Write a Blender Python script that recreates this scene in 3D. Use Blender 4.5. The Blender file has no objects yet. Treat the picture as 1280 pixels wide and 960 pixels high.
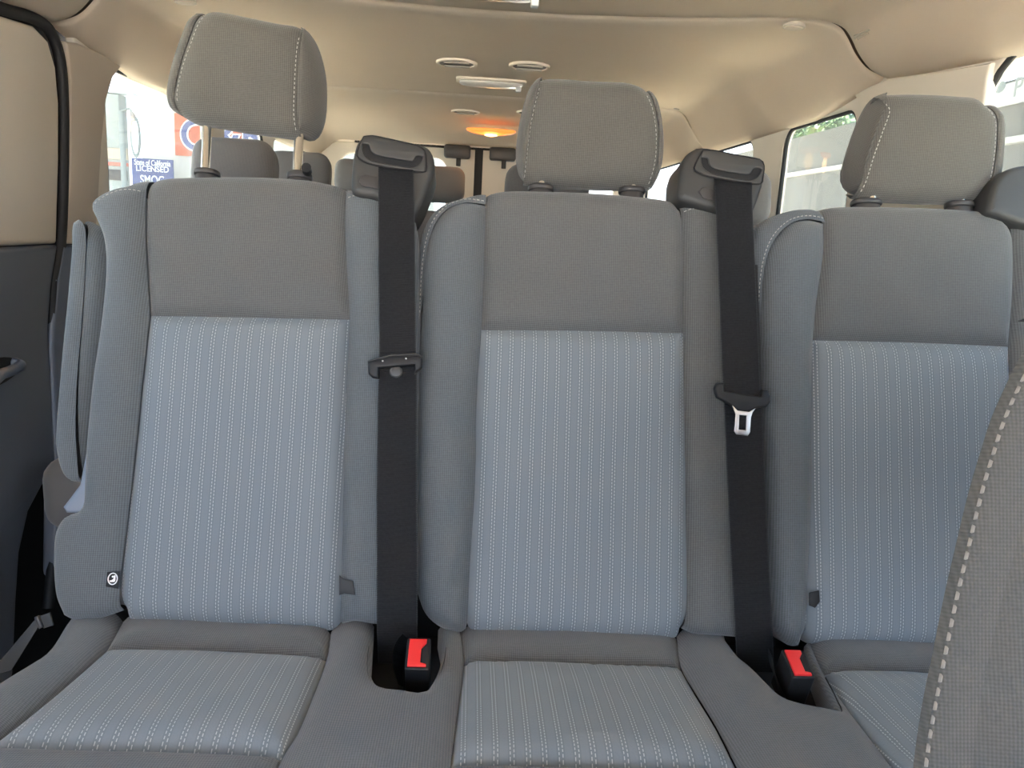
import bpy, bmesh, math, random
import numpy as np
from mathutils import Vector, Matrix
from mathutils import noise as mnoise
from mathutils.geometry import delaunay_2d_cdt
random.seed(4)
SC = bpy.context.scene
COL = SC.collection
# ------------------------------------------------------------------ camera, sky, sun, exposure
F = 965.0
def _basis(vp=(595, 280), roll=2.5):
    Y = np.array([(vp[0]-640)/F, -(vp[1]-480)/F, -1.0]); Y /= np.linalg.norm(Y)
    r = math.radians(roll); a = np.array([math.cos(r), -math.sin(r), 0])
    a[2] = -(a[0]*Y[0]+a[1]*Y[1])/Y[2]
    X = a/np.linalg.norm(a)
    return np.array([X, Y, np.cross(X, Y)])
CM = _basis()                       # rows: van axes (x right, y rearward, z up) seen from the camera
CL = np.array([0, 0, 1.05])
cam_d = bpy.data.cameras.new('camera'); cam = bpy.data.objects.new('camera', cam_d); COL.objects.link(cam)
cam_d.sensor_width = 36; cam_d.lens = F/1280*36; cam_d.clip_start = .02; cam_d.clip_end = 300
m4 = Matrix.Identity(4)
for i in range(3):
    for j in range(3): m4[i][j] = CM[i, j]
m4.translation = Vector(CL); cam.matrix_world = m4
SC.camera = cam
wd = bpy.data.worlds.new('sky'); SC.world = wd; wd.use_nodes = True
wn = wd.node_tree.nodes; wl = wd.node_tree.links
bg = wn['Background']
tc = wn.new('ShaderNodeTexCoord'); sx = wn.new('ShaderNodeSeparateXYZ'); wl.new(tc.outputs['Generated'], sx.inputs[0])
cr = wn.new('ShaderNodeValToRGB'); wl.new(sx.outputs['Z'], cr.inputs[0]); wl.new(cr.outputs[0], bg.inputs[0])
cr.color_ramp.elements[0].position = 0.0; cr.color_ramp.elements[0].color = (.86, .92, 1.0, 1)
cr.color_ramp.elements[1].position = .55; cr.color_ramp.elements[1].color = (.42, .64, 1.0, 1)
bg.inputs[1].default_value = 3.0
sun_d = bpy.data.lights.new('sun', 'SUN'); sun_d.energy = 20; sun_d.angle = math.radians(.6); sun_d.color = (1, .9, .76)
sun = bpy.data.objects.new('sun', sun_d); COL.objects.link(sun)
sun.rotation_euler = Vector((.27, -.05, -.96)).to_track_quat('-Z', 'Y').to_euler()
vs = SC.view_settings; vs.view_transform = 'Standard'; vs.look = 'None'; vs.gamma = 1; vs.use_curve_mapping = False
vs.exposure = 1.58
SC.cycles.max_bounces = 12; SC.cycles.diffuse_bounces = 8; SC.cycles.transparent_max_bounces = 12

# ------------------------------------------------------------------ helpers
def ray(px, py): return CM @ np.array([(px-640)/F, -(py-480)/F, -1.0])
def hit(px, py, p, n):
    d = ray(px, py); n = np.array(n, float)
    return CL + d*((np.array(p, float)-CL) @ n)/(d @ n)
class Frame:
    """a plane in the van: origin o, axes u, v, outward normal w"""
    def __init__(s, o, u, v):
        s.o = np.array(o, float); s.u = np.array(u, float); s.v = np.array(v, float); s.w = np.cross(s.u, s.v)
    def uv(s, px, py, w=0.0):
        P = hit(px, py, s.o+s.w*w, s.w)-s.o
        return (P @ s.u, P @ s.v)
    def pl(s, pts, w=0.0): return [s.uv(x, y, w) for x, y in pts]
    def pt(s, u, v, w=0.0): return s.o+s.u*u+s.v*v+s.w*w
    def off(s, w): return Frame(s.o+s.w*w, s.u, s.v)

def props(o, label=None, cat=None, group=None, kind=None):
    if label: o['label'] = label
    if cat: o['category'] = cat
    if group: o['group'] = group
    if kind: o['kind'] = kind
    return o
def thing(name, loc, label, cat, group=None):
    o = bpy.data.objects.new(name, None); COL.objects.link(o); o.location = Vector(loc)
    o.empty_display_size = .05
    return props(o, label, cat, group)
def origin_of(o):
    L = Vector((0, 0, 0))
    while o is not None: L += o.location; o = o.parent
    return L
def link(name, me, mat, parent=None, smooth=True, loc=None):
    """me is in van coordinates; link it, parented, with its origin taken care of"""
    o = bpy.data.objects.new(name, me); COL.objects.link(o)
    if mat: me.materials.append(mat)
    base = origin_of(parent) if parent else Vector((0, 0, 0))
    if parent: o.parent = parent
    if loc is not None:
        o.location = Vector(loc)-base; base = Vector(loc)
    if base.length > 0: me.transform(Matrix.Translation(-base))
    if smooth:
        for p in me.polygons: p.use_smooth = True
    return o
def finish_bm(bm, name):
    bmesh.ops.recalc_face_normals(bm, faces=bm.faces)
    me = bpy.data.meshes.new(name); bm.to_mesh(me); bm.free(); return me
def sharp(me, deg=35):
    me.set_sharp_from_angle(angle=math.radians(deg)); return me

def resample(pts, step, closed=False):
    P = np.array(pts, float)
    if closed: P = np.vstack([P, P[:1]])
    L = np.r_[0, np.cumsum(np.linalg.norm(np.diff(P, axis=0), axis=1))]
    n = max(1, int(round(L[-1]/step)))
    t = np.linspace(0, L[-1], n+1)
    Q = np.stack([np.interp(t, L, P[:, k]) for k in range(P.shape[1])], 1)
    return Q[:-1] if closed else Q
def smooth_line(pts, sub=6):
    """centripetal-like Catmull-Rom through pts, ends kept"""
    P = np.array(pts, float)
    if len(P) < 3: return P
    E = np.vstack([2*P[0]-P[1], P, 2*P[-1]-P[-2]])
    out = []
    for i in range(1, len(E)-2):
        p0, p1, p2, p3 = E[i-1:i+3]
        d = np.linalg.norm(p2-p1)+1e-9
        t1 = (p2-p0)/(np.linalg.norm(p1-p0)+d)*d; t2 = (p3-p1)/(np.linalg.norm(p3-p2)+d)*d
        for t in np.linspace(0, 1, sub, endpoint=False):
            h00 = 2*t**3-3*t**2+1; h10 = t**3-2*t**2+t; h01 = -2*t**3+3*t**2; h11 = t**3-t**2
            out.append(h00*p1+h10*t1+h01*p2+h11*t2)
    out.append(P[-1]); return np.array(out)
def dist_to(P, lines):
    """least distance of points P (n,2) to polylines"""
    D = np.full(len(P), 1e9)
    for L in lines:
        L = np.asarray(L)
        for a, b in zip(L[:-1], L[1:]):
            ab = b-a; q = ab @ ab
            if q < 1e-14: continue
            t = np.clip(((P-a) @ ab)/q, 0, 1)
            D = np.minimum(D, np.hypot(*(P-a-t[:, None]*ab).T))
    return D
def inside(P, poly):
    x, y = P[:, 0], P[:, 1]; r = np.zeros(len(P), bool); n = len(poly)
    for i in range(n):
        a, b = poly[i], poly[(i+1) % n]
        if a[1] == b[1]: continue
        c = ((a[1] > y) != (b[1] > y)) & (x < (b[0]-a[0])*(y-a[1])/(b[1]-a[1])+a[0])
        r ^= c
    return r

def pillow(name, fr, segs, mat, parent, step=.011, groove=.0105, gr=.0085, R=.03, skirt=.06, puff=0., pr=.04, bulge=None, w0=0., smooth=True, bstep=.007, conv=0.):
    """a stuffed panel on plane fr. segs: [(points, kind), ...] once round the outline;
       kind 's' sewn seam (sinks into a groove), 'r' rounded over with a skirt going back, 'n' left as is"""
    lines = []; bpts = []; kinds = []
    for pts, k in segs:
        Q = smooth_line(pts) if smooth else np.array(pts, float)
        lines.append((Q, k))
        Q = resample(Q, bstep)
        bpts += list(Q[:-1]); kinds += [k]*(len(Q)-1)
    B = np.array(bpts)
    area = .5*np.sum(B[:, 0]*np.roll(B[:, 1], -1)-np.roll(B[:, 0], -1)*B[:, 1])
    if area < 0: B = B[::-1]; kinds = kinds[::-1][1:]+kinds[::-1][:1]
    n = len(B)
    allL = [L for L, k in lines]
    lo, hi = B.min(0), B.max(0)
    gx, gy = np.meshgrid(np.arange(lo[0]+step*.5, hi[0], step), np.arange(lo[1]+step*.5, hi[1], step))
    gx = gx+(np.arange(gx.shape[0]) % 2)[:, None]*step*.5
    G = np.stack([gx.ravel(), gy.ravel()], 1)
    G = G[inside(G, B)]
    rad = max(gr*1.6, R if any(k == 'r' for _, k in lines) else 0)
    D = dist_to(G, allL)
    # fine rings near the border
    tang = np.roll(B, -1, 0)-np.roll(B, 1, 0); tang /= np.linalg.norm(tang, axis=1)[:, None]+1e-12
    nor = np.stack([-tang[:, 1], tang[:, 0]], 1)
    rings = []; last = 0
    for f in (.0012, .0035, .007, .012, .018):
        if f > rad: break
        Q = (B+nor*f)[::1 if f < .008 else 2]
        Q = Q[inside(Q, B)]
        if len(Q): Q = Q[dist_to(Q, allL) > f*.93]
        rings.append(Q); last = f
    G = G[D > last+step*.45]
    pts = np.vstack([B]+rings+[G])
    res = delaunay_2d_cdt([Vector(p) for p in pts], [(i, (i+1) % n) for i in range(n)], [list(range(n))], 1, 1e-7)
    V = np.array([tuple(v) for v in res[0]]); T = [tuple(f) for f in res[2]]
    s_l = [L for L, k in lines if k == 's']; r_l = [L for L, k in lines if k == 'r']
    def prof_w(V):
        V = np.atleast_2d(V); W = np.full(len(V), w0)
        if s_l: W -= groove*np.exp(-(dist_to(V, s_l)/gr)**1.3)
        if r_l:
            q = np.clip(dist_to(V, r_l)/R, 0, 1); W -= R*(1-np.sqrt(np.clip(1-(1-q)**2, 0, 1)))*.8
        if puff and s_l+r_l: W += puff*(1-np.exp(-(dist_to(V, s_l+r_l)/pr)))
        return W
    W = prof_w(V)
    if r_l or s_l:
        cr_ = np.minimum(1, dist_to(V, [L for L, k in lines])/.03)
        W += cr_*np.array([.0030*(mnoise.noise(Vector((a*9+fr.o[1]*7, c*7, len(V)*.37)))+.35*mnoise.noise(Vector((a*31, c*23, 5.)))) for a, c in V])
    verts = [tuple(fr.pt(V[i, 0], V[i, 1], W[i])) for i in range(len(V))]
    uvs = [tuple(v) for v in V]
    # skirt along the rounded edge
    if skirt > 0 and 'r' in kinds:
        orig = res[3]; bm_i = {}
        for vi, src in enumerate(orig):
            for sI in src:
                if sI < n: bm_i[sI] = vi
        ring = {}
        for i in range(n):
            j = (i+1) % n
            if kinds[i] == 'r' and i in bm_i and j in bm_i:
                for k_ in (i, j):
                    if k_ not in ring:
                        a = bm_i[k_]; c = []
                        for fct, inn in ((.4, 0), (1., .10)):
                            uvp = V[a]+nor[k_]*skirt*inn if not conv else V[a]+(B.mean(0)-V[a])*conv*fct
                            verts.append(tuple(fr.pt(uvp[0], uvp[1], W[a]-skirt*fct))); uvs.append((V[a][0]-nor[k_][0]*skirt*fct, V[a][1]-nor[k_][1]*skirt*fct)); c.append(len(verts)-1)
                        ring[k_] = [a]+c
                for q in range(2): T.append((ring[i][q], ring[i][q+1], ring[j][q+1], ring[j][q]))
    me = bpy.data.meshes.new(name); me.from_pydata(verts, [], T)
    uvl = me.uv_layers.new(name='metres')
    li = np.zeros(len(me.loops), int); me.loops.foreach_get('vertex_index', li)
    uvl.data.foreach_set('uv', np.array(uvs)[li].ravel())
    bm = bmesh.new(); bm.from_mesh(me)
    bmesh.ops.recalc_face_normals(bm, faces=bm.faces)
    f0 = max(bm.faces, key=lambda f: f.calc_area())
    if sum(f.normal.dot(Vector(fr.w)) for f in bm.faces) < 0: bmesh.ops.reverse_faces(bm, faces=bm.faces)
    bm.to_mesh(me); bm.free()
    o = link(name, me, mat, parent); PW[o.name] = prof_w
    return o
PW = {}

def plate(name, fr, outline, mat, parent, d=.01, bevel=.002, holes=(), w=0., smooth_pts=False, res=2, loc=None):
    """a cut-out board: outline (and holes) in plane fr, thickness d reaching back from w"""
    cu = bpy.data.curves.new(name, 'CURVE'); cu.dimensions = '2D'; cu.fill_mode = 'BOTH'
    b = min(bevel, d*.49)
    cu.extrude = d/2-b; cu.bevel_depth = b; cu.bevel_resolution = res; cu.offset = -b
    for poly in [outline]+list(holes):
        P = resample(smooth_line(list(poly)+[poly[0]]), .004, True) if smooth_pts else np.array(poly)
        sp = cu.splines.new('POLY'); sp.points.add(len(P)-1); sp.use_cyclic_u = True
        for q, p in zip(sp.points, P): q.co = (p[0], p[1], 0, 1)
    ob = bpy.data.objects.new('tmp', cu); COL.objects.link(ob)
    dg = bpy.context.evaluated_depsgraph_get(); dg.update()
    me = bpy.data.meshes.new_from_object(ob.evaluated_get(dg)); bpy.data.objects.remove(ob); bpy.data.curves.remove(cu)
    me.name = name; me.materials.clear()
    M = Matrix((tuple(fr.u)+(0,), tuple(fr.v)+(0,), tuple(fr.w)+(0,), (0, 0, 0, 1))).transposed()
    M.translation = Vector(fr.pt(0, 0, w-d/2))
    me.transform(M)
    bm = bmesh.new(); bm.from_mesh(me); bmesh.ops.remove_doubles(bm, verts=bm.verts, dist=1e-5)
    me2 = finish_bm(bm, name); bpy.data.meshes.remove(me)
    sharp(me2, 40)
    return link(name, me2, mat, parent, loc=loc)
def rrect(x0, y0, x1, y1, r, n=6):
    P = []
    for cx, cy, a0 in ((x1-r, y1-r, 0), (x0+r, y1-r, 90), (x0+r, y0+r, 180), (x1-r, y0+r, 270)):
        for k in range(n+1):
            a = math.radians(a0+90*k/n); P.append((cx+r*math.cos(a), cy+r*math.sin(a)))
    return P
def ellipse(cx, cy, rx, ry, n=28): return [(cx+rx*math.cos(2*math.pi*k/n), cy+ry*math.sin(2*math.pi*k/n)) for k in range(n)]
def box(name, lo, hi, mat, parent=None, bevel=.004, seg=2, M=None, loc=None):
    bm = bmesh.new(); bmesh.ops.create_cube(bm, size=1)
    lo = Vector(lo); hi = Vector(hi)
    for v in bm.verts: v.co = Vector([lo[k]+(v.co[k]+.5)*(hi[k]-lo[k]) for k in range(3)])
    if bevel: bmesh.ops.bevel(bm, geom=bm.edges[:], offset=bevel, segments=seg, affect='EDGES', profile=.5)
    if M is not None: bmesh.ops.transform(bm, matrix=M, verts=bm.verts)
    return link(name, sharp(finish_bm(bm, name)), mat, parent, loc=loc)
def tube(name, pts, r, mat, parent=None, n=12, cap=True, loc=None):
    bm = bmesh.new(); rings = []
    P = [Vector(p) for p in pts]; up = None
    for i, p in enumerate(P):
        t = (P[min(i+1, len(P)-1)]-P[max(i-1, 0)]).normalized()
        if up is None: up = t.orthogonal().normalized()
        up = (up-t*up.dot(t)).normalized(); s = t.cross(up)
        rr = r[i] if hasattr(r, '__len__') else r
        rings.append([bm.verts.new(p+(up*math.cos(a)+s*math.sin(a))*rr) for a in [2*math.pi*k/n for k in range(n)]])
    for a, b in zip(rings[:-1], rings[1:]):
        for k in range(n): bm.faces.new((a[k], a[(k+1) % n], b[(k+1) % n], b[k]))
    if cap:
        bm.faces.new(rings[0]); bm.faces.new(rings[-1])
    return link(name, sharp(finish_bm(bm, name), 50), mat, parent, loc=loc)
def frame_M(fr): 
    M = Matrix((tuple(fr.u)+(0,), tuple(fr.v)+(0,), tuple(fr.w)+(0,), (0, 0, 0, 1))).transposed(); M.translation = Vector(fr.o); return M
def stitches(name, fr, line, mat, parent, pitch=.0062, ln=.0042, wd=.0013, w=0., h=.0012):
    """a row of raised thread stitches along a line on plane fr"""
    Q = smooth_line(line); L = np.r_[0, np.cumsum(np.linalg.norm(np.diff(Q, axis=0), axis=1))]
    bm = bmesh.new()
    for t in np.arange(pitch/2, L[-1], pitch):
        a = np.array([np.interp(t-ln/2, L, Q[:, k]) for k in (0, 1)]); b = np.array([np.interp(t+ln/2, L, Q[:, k]) for k in (0, 1)])
        d = b-a; d /= np.linalg.norm(d)+1e-9; nn = np.array([-d[1], d[0]])*wd/2
        wa = float(PW[w.name](.5*(a+b))[0])-.0002 if not isinstance(w, (int, float)) else w
        lowv = [bm.verts.new(fr.pt(*q, wa-.001)) for q in (a-nn, b-nn, b+nn, a+nn)]
        top = [bm.verts.new(fr.pt(*q, wa+h)) for q in (a-nn*.5+d*ln*.15, b-nn*.5-d*ln*.15, b+nn*.5-d*ln*.15, a+nn*.5+d*ln*.15)]
        bm.faces.new(top)
        for k in range(4): bm.faces.new((lowv[k], lowv[(k+1) % 4], top[(k+1) % 4], top[k]))
    o = link(name, finish_bm(bm, name), mat, parent); props(o, kind='stuff'); return o
def strip(name, fr, rows, mat, parent, thick=.0016):
    """webbing: rows of (u_left, u_right, v, w) on plane fr"""
    bm = bmesh.new(); uv = bm.loops.layers.uv.new('metres'); A = []; co = {}
    rows = smooth_line(rows, 5)
    for (a, b, v, w) in rows:
        r = []
        for k in range(5):
            x = bm.verts.new(fr.pt(a+(b-a)*k/4, v, w)); co[x] = (k/4*.047, v); r.append(x)
        A.append(r)
    for p, q in zip(A[:-1], A[1:]):
        for k in range(4): bm.faces.new((p[k], p[k+1], q[k+1], q[k]))
    for f in bm.faces:
        for l in f.loops: l[uv].uv = co[l.vert]
    g = bmesh.ops.solidify(bm, geom=bm.faces[:], thickness=thick)
    return link(name, sharp(finish_bm(bm, name), 50), mat, parent)

# ------------------------------------------------------------------ materials
def newmat(name, base, rough=.6, metal=0., spec=.5):
    m = bpy.data.materials.new(name); m.use_nodes = True
    b = m.node_tree.nodes['Principled BSDF']
    b.inputs['Base Color'].default_value = (*base, 1); b.inputs['Roughness'].default_value = rough; b.inputs['Metallic'].default_value = metal
    b.inputs['Specular IOR Level'].default_value = spec
    return m, m.node_tree.nodes, m.node_tree.links, b
def math_n(N, L, op, a, b=None, c=None):
    x = N.new('ShaderNodeMath'); x.operation = op
    for i, q in enumerate((a, b, c)):
        if q is None: continue
        if isinstance(q, (int, float)): x.inputs[i].default_value = q
        else: L.new(q, x.inputs[i])
    return x.outputs[0]
def mixc(N, L, f, a, b):
    x = N.new('ShaderNodeMix'); x.data_type = 'RGBA'
    if isinstance(f, (int, float)): x.inputs[0].default_value = f
    else: L.new(f, x.inputs[0])
    for i, q in ((6, a), (7, b)):
        if isinstance(q, tuple): x.inputs[i].default_value = (*q, 1)
        else: L.new(q, x.inputs[i])
    return x.outputs[2]
def uvxy(N, L):
    u = N.new('ShaderNodeUVMap'); u.uv_map = 'metres'
    s = N.new('ShaderNodeSeparateXYZ'); L.new(u.outputs[0], s.inputs[0])
    return s.outputs[0], s.outputs[1], u.outputs[0]
def noise(N, L, scale, detail=3, vec=None):
    t = N.new('ShaderNodeTexNoise'); t.inputs['Scale'].default_value = scale; t.inputs['Detail'].default_value = detail
    if vec is not None: L.new(vec, t.inputs['Vector'])
    else:
        c = N.new('ShaderNodeTexCoord'); L.new(c.outputs['Object'], t.inputs['Vector'])
    return t.outputs['Fac']
def bump(N, L, b, h, dist, strength=1.):
    x = N.new('ShaderNodeBump'); x.inputs['Distance'].default_value = dist; x.inputs['Strength'].default_value = strength
    L.new(h, x.inputs['Height']); L.new(x.outputs[0], b.inputs['Normal'])
def fabric(name, dark, light, pu=.0027, pv=.0024):
    m, N, L, b = newmat(name, dark, .92, spec=.2)
    x, y, uvv = uvxy(N, L)
    su = math_n(N, L, 'SINE', math_n(N, L, 'MULTIPLY', x, 2*math.pi/pu)); sv = math_n(N, L, 'SINE', math_n(N, L, 'MULTIPLY', y, 2*math.pi/pv))
    n1 = noise(N, L, 260, 2, uvv); n2 = noise(N, L, 14, 3, uvv)
    h = math_n(N, L, 'ADD', math_n(N, L, 'MULTIPLY', su, .25), math_n(N, L, 'MULTIPLY', sv, .25))
    f = math_n(N, L, 'ADD', math_n(N, L, 'ADD', h, .15), math_n(N, L, 'ADD', math_n(N, L, 'MULTIPLY', n1, .5), math_n(N, L, 'MULTIPLY', n2, .25)))
    cl = N.new('ShaderNodeClamp'); L.new(f, cl.inputs[0])
    L.new(mixc(N, L, cl.outputs[0], dark, light), b.inputs['Base Color'])
    bump(N, L, b, h, .0006, .6)
    b.inputs['Sheen Weight'].default_value = .25; b.inputs['Sheen Roughness'].default_value = .5
    return m
def insert_fabric(name, base, dark, white, period=.0162):
    """pale cloth with pairs of dashed white threads"""
    m, N, L, b = newmat(name, base, .92, spec=.2)
    x, y, uvv = uvxy(N, L)
    def near(off, half):
        q = math_n(N, L, 'ADD', math_n(N, L, 'DIVIDE', x, period), off)
        fr = math_n(N, L, 'ABSOLUTE', math_n(N, L, 'SUBTRACT', math_n(N, L, 'FRACT', q), .5))
        return math_n(N, L, 'LESS_THAN', fr, half)
    d1 = math_n(N, L, 'LESS_THAN', math_n(N, L, 'FRACT', math_n(N, L, 'DIVIDE', y, .0046)), .62)
    d2 = math_n(N, L, 'LESS_THAN', math_n(N, L, 'FRACT', math_n(N, L, 'ADD', math_n(N, L, 'DIVIDE', y, .0046), .45)), .62)
    l1 = math_n(N, L, 'MULTIPLY', near(.115, .033), d1); l2 = math_n(N, L, 'MULTIPLY', near(-.115, .033), d2)
    ln = math_n(N, L, 'MAXIMUM', l1, l2)
    band = near(0, .26)
    n2 = noise(N, L, 420, 2, uvv)
    c0 = mixc(N, L, math_n(N, L, 'MULTIPLY', band, .55), base, dark)
    c1 = mixc(N, L, math_n(N, L, 'MULTIPLY', n2, .35), c0, dark)
    L.new(mixc(N, L, math_n(N, L, 'MULTIPLY', ln, .80), c1, white), b.inputs['Base Color'])
    bump(N, L, b, math_n(N, L, 'ADD', math_n(N, L, 'MULTIPLY', band, -.5), n2), .0007, .5)
    b.inputs['Sheen Weight'].default_value = .25
    return m
def plain(name, base, rough=.6, metal=0., bscale=0, bdist=.0003, spec=.5, var=0.):
    m, N, L, b = newmat(name, base, rough, metal, spec)
    if bscale:
        n = noise(N, L, bscale, 2); bump(N, L, b, n, bdist, .6)
    if var:
        n = noise(N, L, 4, 4)
        L.new(mixc(N, L, n, tuple(c*(1-var) for c in base), tuple(min(1, c*(1+var)) for c in base)), b.inputs['Base Color'])
    return m
M_fab = fabric('woven_grey', (.078, .080, .080), (.150, .151, .150))
M_fab2 = fabric('woven_grey_skylit', (.078, .087, .094), (.150, .164, .175))  # the neutral grey cloth again, with blue sky light put into its colour
M_head = fabric('woven_headrest', (.074, .071, .064), (.142, .136, .123))
M_ins = insert_fabric('striped_insert', (.188, .216, .238), (.142, .165, .184), (.42, .445, .465))
M_far = fabric('far_cloth', (.13, .122, .118), (.20, .19, .184))
M_thread = plain('thread', (.42, .41, .38), .8, var=.05)
M_thread2 = plain('dull_thread', (.24, .225, .20), .8, var=.05)
M_front = fabric('front_seat_cloth', (.060, .061, .057), (.088, .090, .084), .0021, .0021)
M_head_lin = plain('headliner', (.88, .785, .665), .95, bscale=900, bdist=.0006, spec=.1, var=.03)
M_beige = plain('beige_trim', (.70, .635, .54), .55, bscale=700, bdist=.0003, var=.02)
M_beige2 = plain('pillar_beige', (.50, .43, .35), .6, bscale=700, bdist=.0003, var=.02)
M_grey = plain('grey_trim', (.125, .145, .185), .42, bscale=600, bdist=.0004, var=.03)
M_floor = plain('floor_vinyl', (.42, .395, .365), .8, bscale=300, bdist=.0006, var=.1)
M_black = plain('black_plastic', (.014, .014, .015), .45, bscale=900, bdist=.0002, var=.05, spec=.3)
M_guide = plain('guide_plastic', (.040, .040, .039), .5, bscale=900, bdist=.0003, var=.05)
M_rub = plain('rubber', (.012, .012, .013), .65, var=.1)
M_red = plain('red_plastic', (.78, .028, .03), .4, var=.03)
M_chrome = plain('chrome', (.82, .82, .80), .12, 1., var=.02)
M_steel = plain('steel', (.62, .62, .62), .3, 1., var=.05)
M_collar = plain('collar_plastic', (.045, .042, .042), .4, var=.05)
M_bluegrey = plain('bracket_plastic', (.20, .235, .29), .4, var=.03)
M_white = plain('white_print', (.8, .8, .8), .7, var=.02)
M_clear = plain('lamp_lens', (.74, .70, .64), .25, var=.03)
M_ventd = plain('vent_grey', (.14, .12, .095), .6, var=.05)
M_ventl = plain('vent_rim', (.48, .43, .36), .6, var=.05)
M_jnt = plain('joint_backing', (.20, .165, .13), .9, var=.05)
M_dark = plain('dark_gap', (.008, .008, .009), .8, var=.1)
def webbing():
    m, N, L, b = newmat('webbing', (.03, .03, .033), .7, spec=.3)
    x, y, uvv = uvxy(N, L)
    sv = math_n(N, L, 'SINE', math_n(N, L, 'MULTIPLY', y, 2*math.pi/.0024))
    e = math_n(N, L, 'GREATER_THAN', math_n(N, L, 'ABSOLUTE', math_n(N, L, 'SUBTRACT', x, .0235)), .0222)
    d = math_n(N, L, 'MULTIPLY', e, math_n(N, L, 'GREATER_THAN', sv, .1))
    n = noise(N, L, 300, 2, uvv)
    c = mixc(N, L, n, (.022, .022, .025), (.042, .042, .046))
    L.new(mixc(N, L, math_n(N, L, 'MULTIPLY', d, .5), c, (.14, .14, .15)), b.inputs['Base Color'])
    bump(N, L, b, sv, .0004, .5); return m
M_web = webbing()
def glass(name, tint, dust):
    m, N, L, b = newmat(name, (.9, .95, .95), .05)
    N.remove(b); out = N['Material Output']
    tr = N.new('ShaderNodeBsdfTransparent'); tr.inputs[0].default_value = (tint*.95, tint, tint*.985, 1)
    df = N.new('ShaderNodeBsdfTranslucent'); df.inputs[0].default_value = (.75, .75, .72, 1)
    gl = N.new('ShaderNodeBsdfGlossy'); gl.inputs[1].default_value = .03
    n = noise(N, L, 5, 5)
    a = N.new('ShaderNodeMixShader'); L.new(math_n(N, L, 'MULTIPLY_ADD', n, dust, dust*.1), a.inputs[0]); L.new(tr.outputs[0], a.inputs[1]); L.new(df.outputs[0], a.inputs[2])
    b2 = N.new('ShaderNodeMixShader'); b2.inputs[0].default_value = .05; L.new(a.outputs[0], b2.inputs[1]); L.new(gl.outputs[0], b2.inputs[2])
    L.new(b2.outputs[0], out.inputs[0]); return m
M_glass = glass('dusty_window_glass', .72, .06); M_glassl = glass('clean_window_glass', .70, .03)
def emis(name, col, s):
    m, N, L, b = newmat(name, col, .4)
    b.inputs['Emission Color'].default_value = (*col, 1); b.inputs['Emission Strength'].default_value = s; return m
M_amber = emis('amber_lens', (1, .24, .045), .42); M_bulb = emis('bulb', (1, .55, .18), 3.5)

# ------------------------------------------------------------------ the van shell
HW = .87
WL = Frame((-HW, 0, 0), (0, 1, 0), (0, 0, 1))     # left wall: u rearward, v up, normal inward (+x)
WR = Frame((HW, 0, 0), (0, -1, 0), (0, 0, 1))     # right wall: u forward
def S(o): return props(o, kind='structure')
S(box('floor', (-.95, -1.6, -.06), (.95, 4.4, 0), M_floor, bevel=0))
# headliner: a roof profile swept along the van, in three sections with a joint between each
half = [(.90, 1.400), (.866, 1.405), (.835, 1.418), (.805, 1.445), (.785, 1.472), (.765, 1.492), (.735, 1.503), (.68, 1.509), (.55, 1.512), (.3, 1.514), (0, 1.515)]
prof = smooth_line([(-x, z) for x, z in half]+[(x, z) for x, z in half[::-1][1:]], 3)
def bow(x, y): return (-.055+.14*max(0., 1-(x/.66)**2))*math.exp(-(abs(y-1.784)/.35))
def headliner(name, y0, y1, rear_drop=0., low_edge=0., front=False):
    bm = bmesh.new(); rows = []
    ys = [y0, y0+.004, y0+.012]+list(np.linspace(y0+.05, y1-.05, 10))+[y1-.012, y1-.004, y1]
    for y in ys:
        e = min(y-y0, y1-y); lift = .010*math.exp(-(e/.006))
        f = max(0, (y-(y1-.75))/.75); dz = -rear_drop*f*f*(3-2*f)
        low = []; up = []
        for x, z in prof:
            k = min(1., max(0., (z-1.40)/.11)); e1 = min(1., max(0., (abs(x)-.70)/.165)); yf = min(1., (y-y0)/.25) if not front else (x > 0)*min(1., (y1-y)/.3)
            low.append(bm.verts.new((x-math.copysign(.012*max(0, e1), x)*(low_edge > 0), y+bow(x, y), z+lift+dz*k-low_edge*yf*e1**3)))
        rows.append(low)
    for a, b in zip(rows[:-1], rows[1:]):
        for k in range(len(a)-1): bm.faces.new((a[k], a[k+1], b[k+1], b[k]))
    bmesh.ops.solidify(bm, geom=bm.faces[:], thickness=-.03)
    return S(link(name, sharp(finish_bm(bm, name), 50), M_head_lin))
headliner('ceiling', -1.5, 1.777, 0, .032, True); headliner('ceiling', 1.791, 3.012, 0, .042); headliner('ceiling', 3.042, 4.36, .065, .042)
def joint(y):
    bm = bmesh.new(); rows = [[bm.verts.new((x*1.02, y+d+bow(x, y), z+.014)) for x, z in prof] for d in (-.04, .05)]
    for k in range(len(prof)-1): bm.faces.new((rows[0][k], rows[0][k+1], rows[1][k+1], rows[1][k]))
    bmesh.ops.solidify(bm, geom=bm.faces[:], thickness=-.02)
    return S(link('trim_6', finish_bm(bm, 'trim_6'), M_jnt))
joint(1.784); joint(3.026)
S(box('roof', (-.95, -1.6, 1.56), (.95, 4.5, 1.60), M_beige, bevel=0))
# side walls
BELT = .955
wl_holes = [rrect(1.93, 1.0, 2.62, 1.365, .07), rrect(2.80, 1.0, 3.30, 1.365, .06), rrect(3.45, 1.0, 4.1, 1.365, .06), rrect(-1.2, .98, .05, 1.37, .07)]
def fl(h): return [(-x, y) for x, y in h]
door_out = WL.pl([(70, 305), (73, 200), (73, 130), (69, 85), (59, 50), (42, 32), (0, 19)])
top_y = door_out[-1][1]
dpo = door_out+[(1.35, top_y), (.22, top_y), (.14, top_y-.08), (.14, door_out[0][1])]
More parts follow.
